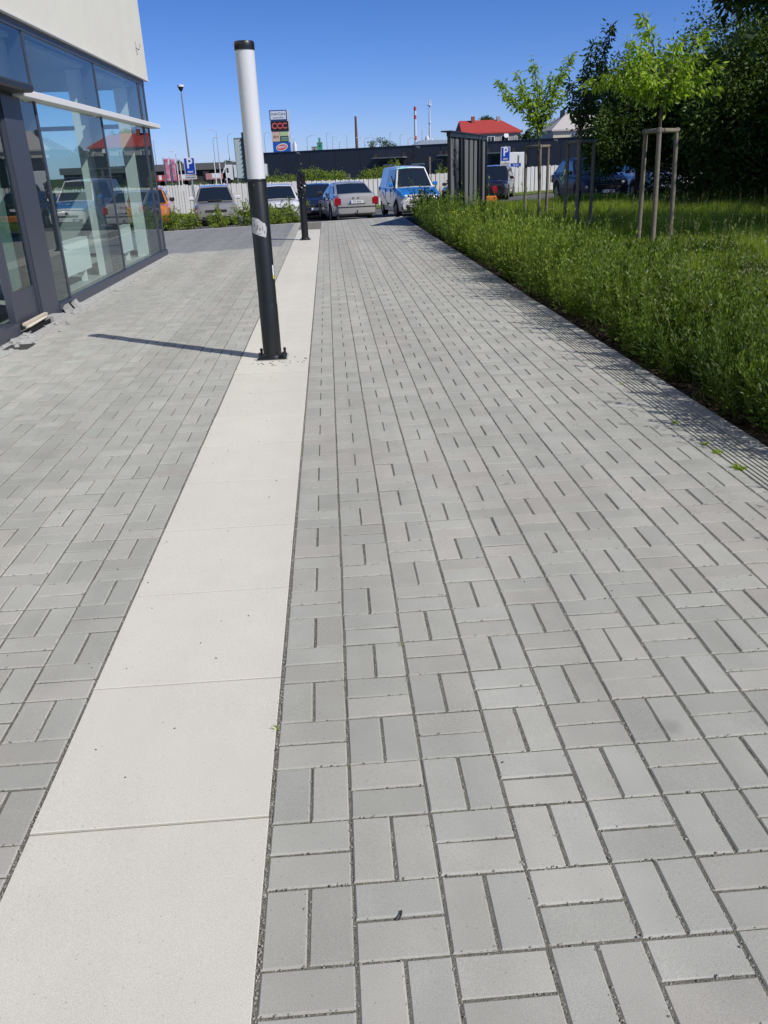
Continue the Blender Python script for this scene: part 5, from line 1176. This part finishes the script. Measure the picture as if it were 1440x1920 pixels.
def dry_stalks():
    N = 260; y = 1.8+16*rng.random(N)**1.2; x = 2.8+rng.random(N)**1.1*2.6; h = bed_h(x, y)*(.85+.55*rng.random(N)); g = np.array([gz(a, c) for a, c in zip(x, y)])
    A0 = np.stack([x, y, g], 1); D = unit(np.stack([rng.normal(0, .30, N), rng.normal(0, .30, N), np.ones(N)], 1))
    pp = [leaves(A0, D, h, np.full(N, .005), rng.random(N))]; k = np.repeat(np.arange(N), 10); m_ = len(k); tt = (.7+.3*rng.random(m_))[:, None]
    pp.append(leaves(A0[k]+D[k]*h[k][:, None]*tt, unit(D[k]+rng.normal(0, .6, (m_, 3))), np.full(m_, .022), np.full(m_, .009), rng.random(m_)))
    o = leaf_obj('dry_stalks', pp, leaf_mat('dry stalk', (.16, .12, .07), (.38, .34, .20), .2)); tag(o, 'dry brownish stalks and seed heads among the weeds', 'weeds', kind='stuff')
dry_stalks()
def grass():
    parts = []
    # lawn: tall meadow grass
    N = 150000; y = 2+29*rng.random(N)**1.1; x = 4.7+np.abs(rng.random(N))**1.15*(5+y*.55)
    ok = (x < 5.2+.62*(y+6)); x, y = x[ok], y[ok]; n = len(x)
    cl = .5+.5*np.sin(x*1.7+1.3*np.sin(y*1.1))*np.sin(y*1.3+x*.4)
    h = (.14+.16*cl+.12*rng.random(n))*np.where(y > 15, 1.2, 1)
    g = np.array([gz(a, c) for a, c in zip(x, y)])-.03
    D = unit(np.stack([rng.normal(0, .28, n), rng.normal(0, .28, n), np.ones(n)], 1))
    parts.append(leaves(np.stack([x, y, g], 1), D, h, .006+.010*np.clip(y/20, 0, 1)+.004*rng.random(n), np.clip(.35+.4*cl+.3*rng.normal(0, .5, n), 0, 1)))
    # short grass and clover under the weeds and at the kerb
    N = 26000; y = -.5+26*rng.random(N); x = 2.62+2.6*rng.random(N)+.3*np.clip(y-23, 0, 3)
    D = unit(np.stack([rng.normal(0, .7, N), rng.normal(0, .7, N), np.ones(N)], 1)); g = np.array([gz(a, c) for a, c in zip(x, y)])-.03
    sel = rng.random(N) < np.clip((x-2.66)/.35, .06, 1); 
    parts.append(leaves(np.stack([x, y, g], 1)[sel], D[sel], (.06+.10*rng.random(N))[sel], np.full(N, .007)[sel], rng.random(N)[sel]*.7))
    # strip at the foot of the white fence
    N = 24000; x = -12+34*rng.random(N); y = fence_y(x)-.02-1.5*rng.random(N); D = unit(np.stack([rng.normal(0, .3, N), rng.normal(0, .3, N), np.ones(N)], 1)); g = np.array([gz(a, c) for a, c in zip(x, y)])-.08
    parts.append(leaves(np.stack([x, y, g], 1), D, .14+.1*rng.random(N), np.full(N, .022), .3+rng.random(N)*.6))
    o = leaf_obj('meadow_grass', parts, M_LEAFG); tag(o, 'tall meadow grass of the lawn and verges', 'grass', kind='stuff')
    # seed stalks
    N = 520; y = 9+15*rng.random(N); x = 4.9+rng.random(N)*(2+y*.28); h = .38+.3*rng.random(N); g = np.array([gz(a, c) for a, c in zip(x, y)])
    D = unit(np.stack([rng.normal(0, .18, N), rng.normal(0, .18, N), np.ones(N)], 1)); A0 = np.stack([x, y, g], 1)
    pp = [leaves(A0, D, h, np.full(N, .005), np.full(N, .9))]
    k = np.repeat(np.arange(N), 9); m_ = len(k); tt = (.72+.28*rng.random(m_))[:, None]
    pp.append(leaves(A0[k]+D[k]*h[k][:, None]*tt, unit(D[k]+rng.normal(0, .5, (m_, 3))), np.full(m_, .035), np.full(m_, .010), .8+.2*rng.random(m_)))
    o = leaf_obj('seed_stalks', pp, leaf_mat('seed head', (.12, .14, .05), (.26, .26, .13), .3)); tag(o, 'pale grass seed stalks standing in the lawn', 'grass', kind='stuff')
    # flowers
    def dots(name, pts, m, lab, s):
        n = len(pts); P0 = np.repeat(np.array(pts), 8, 0); a = np.tile(np.arange(8)*math.pi/4, n); D = unit(np.stack([np.cos(a), np.sin(a), .35+0*a], 1)+rng.normal(0, .1, (n*8, 3)))
        o = leaf_obj(name, [leaves(P0, D, np.full(n*8, s), np.full(n*8, s*.7), np.full(n*8, .5))], m); tag(o, lab, 'flowers', kind='stuff')
    N = 150; y = 10+13*rng.random(N); x = 5.0+rng.random(N)*(2+y*.25)
    dots('white_clocks', [(a, c, gz(a, c)+.24+.14*random.random()) for a, c in zip(x, y)], mat('seed clock', (.62, .62, .55), .9), 'white seed clocks and daisies dotted over the lawn', .016)
    N = 60; y = 14+12*rng.random(N); x = 5.0+rng.random(N)*(2+y*.25)
    dots('yellow_flowers', [(a, c, gz(a, c)+.26+.1*random.random()) for a, c in zip(x, y)], mat('yellow petal', (.72, .62, .04), .7), 'yellow flowers dotted over the lawn', .02)
grass()
fl = empty('yellow_flower_clump', (2.86, 15.2, 0), 0, 'clump of yellow flowers in the bed before the slatted screen', 'flowers')
pts = [(random.uniform(-.24, .12), random.uniform(-.35, .35), random.uniform(.40, .66)) for _ in range(16)]
b = MB()
for p in pts: b.tube([(p[0]*.6, p[1]*.6, 0), p], .003, 5)
b.build('stalks', M_STEM, fl)
P0 = np.repeat(np.array(pts), 12, 0); a = np.tile(np.arange(12)*math.pi/6, len(pts)); D = unit(np.stack([np.cos(a), np.sin(a), .4+0*a], 1))
leaf_obj('petals', [leaves(P0, D, np.full(len(P0), .035), np.full(len(P0), .016), np.full(len(P0), .5))], bpy.data.materials['yellow petal'], fl)
# clods and stones at the edge of the bed
b = MB()
for k in range(900):
    y = random.uniform(1.6, 20); x = 2.6+abs(random.gauss(.10, .16)); s = random.uniform(.006, .026)
    M_ = Matrix.Translation((x, y, -.02)) @ Matrix.Rotation(random.uniform(0, 3), 4, 'Z') @ Matrix.Rotation(random.uniform(-.6, .6), 4, 'X'); b.box(-s, s, -s*.8, s*.8, -s*.5, s*.6, M=M_, b=s*.3)
tag(b.build('soil_clods', M_SOIL), 'clods and small stones along the edge of the bed', 'soil', kind='stuff')
b = MB(); n_ = 40; V = [(5.7, 12.7, gz(5.7, 12.7)+.05)]
for k in range(n_):
    a = 2*math.pi*k/n_; r_ = .95+.08*math.sin(a*5)+.05*math.sin(a*11); V.append((5.7+r_*math.cos(a), 12.7+r_*.8*math.sin(a), gz(5.7, 12.7)-.03))
b.add(V, [(0, 1+k, 1+(k+1) % n_) for k in range(n_)]); tag(b.build('tree_pit', mat('dry earth', (.17, .125, .08), 1, noise=(9, .9, (.10, .075, .045)), bump=(50, 1)), smooth=60), kind='structure')
tree('leafy_tree', 16.0, 32.0, [rb((0, 0, 5.0), (2.4, 2.2, 1.7), 5000), rb((-.8, 0, 3.4), (2.0, 1.8, 1.3), 4000)], .15, M_LEAFT, 'tree behind the undergrowth whose shade falls on the suv', .22, 5, tone=(0, .7))
for i, (x, y) in enumerate([(13.6, 29.5), (16.2, 28.2), (19.0, 26.0), (21.5, 23.0)]):
    bush('undergrowth_bush', x, y, [rb((-.6, 0, .8), (1.3, 1.0, 1.0), 2600), rb((.8, .2, 1.0), (1.4, 1.0, 1.2), 2800), rb((0, -.2, 1.9), (1.3, 1.0, .9), 1800)], .13, M_LEAFT, 'dark undergrowth bush closing the back of the lawn, '+['beside the suv', 'second from the suv', 'third from the suv', 'farthest right'][i], 'bush', 'undergrowth under the trees', .5, 4, tone=(0, .5))
# ------------------------------------------------------------------ little weeds in the joints
def tuft(x, y, s, n, label, m=M_LEAFG, tone=(.4, 1)):
    r = empty('joint_weed', (x, y, -.004), 0, label, 'weed', 'small weeds in the paving joints')
    a = rng.random(n)*6.28; D = unit(np.stack([np.cos(a), np.sin(a), .15+1.0*rng.random(n)], 1)); P0 = rng.normal(0, s*.12, (n, 3))*[1, 1, 0]
    leaf_obj('leaves', [leaves(P0, D, s*(.6+.6*rng.random(n)), np.full(n, s*.16), tone[0]+(tone[1]-tone[0])*rng.random(n))], m, r)
for (px, py, s, n, lab) in [(518, 1368, .022, 16, 'star shaped green weed at the edge of a pale slab'), (751, 1209, .014, 18, 'tiny yellow green weed in a joint right of the slabs'), (651, 1437, .009, 12, 'speck of green moss at a joint crossing near the slabs')]:
    g_ = G(px, py); tuft(g_[0], g_[1], s, n, lab)
for (x, y, s, n, lab) in [(2.275, 3.43, .035, 34, 'pale green tuft at the inner edge of the ribbed tiles, farthest of four'), (2.275, 3.02, .032, 40, 'yellowish tuft at the inner edge of the ribbed tiles, second of four'), (2.28, 2.88, .04, 44, 'spreading tuft at the inner edge of the ribbed tiles, third of four'), (2.275, 2.62, .045, 60, 'largest dark green tuft at the inner edge of the ribbed tiles, nearest the camera'), (2.27, 4.4, .025, 22, 'small tuft in the joint by the ribbed tiles under the shade')]: tuft(x, y, s, n, lab)
# bits of leaf and grit lying on the paving
b = MB()
for k in range(150):
    y = 6*random.random()**.8; x = random.uniform(-2.4, 2.2) if k % 3 else random.uniform(-.6, 0); s = random.uniform(.0008, .0028)
    M_ = Matrix.Translation((x, y, .0035)) @ Matrix.Rotation(random.uniform(0, 3), 4, 'Z') @ Matrix.Rotation(random.uniform(-.3, .3), 4, 'X'); b.box(-s, s, -s*.5, s*.5, -s*.4, s*.4, M=M_)
for k in range(26):
    x = -.32+random.gauss(.06, .13); y = 5.66+random.gauss(0, .09); s = random.uniform(.004, .008)
    b.box(-s, s, -s*.6, s*.6, -.001, .003, M=Matrix.Translation((x, y, .003)))
tag(b.build('paving_debris', mat('dry debris', (.05, .045, .035), .95)), 'dark crumbs and bits of leaf lying on the paving', 'debris', kind='stuff')
o = MB().tube([(.19, .71, .006), (.197, .72, .008), (.199, .733, .006)], .0022, 6).build('twig', mat('twig', (.03, .025, .02), .9)); 
g_ = (0.305, 0.106, 0.000); o.location = (g_[0]-.197, g_[1]-.72, 0); tag(o, 'tiny dark twig lying across a joint near the bottom edge', 'twig')
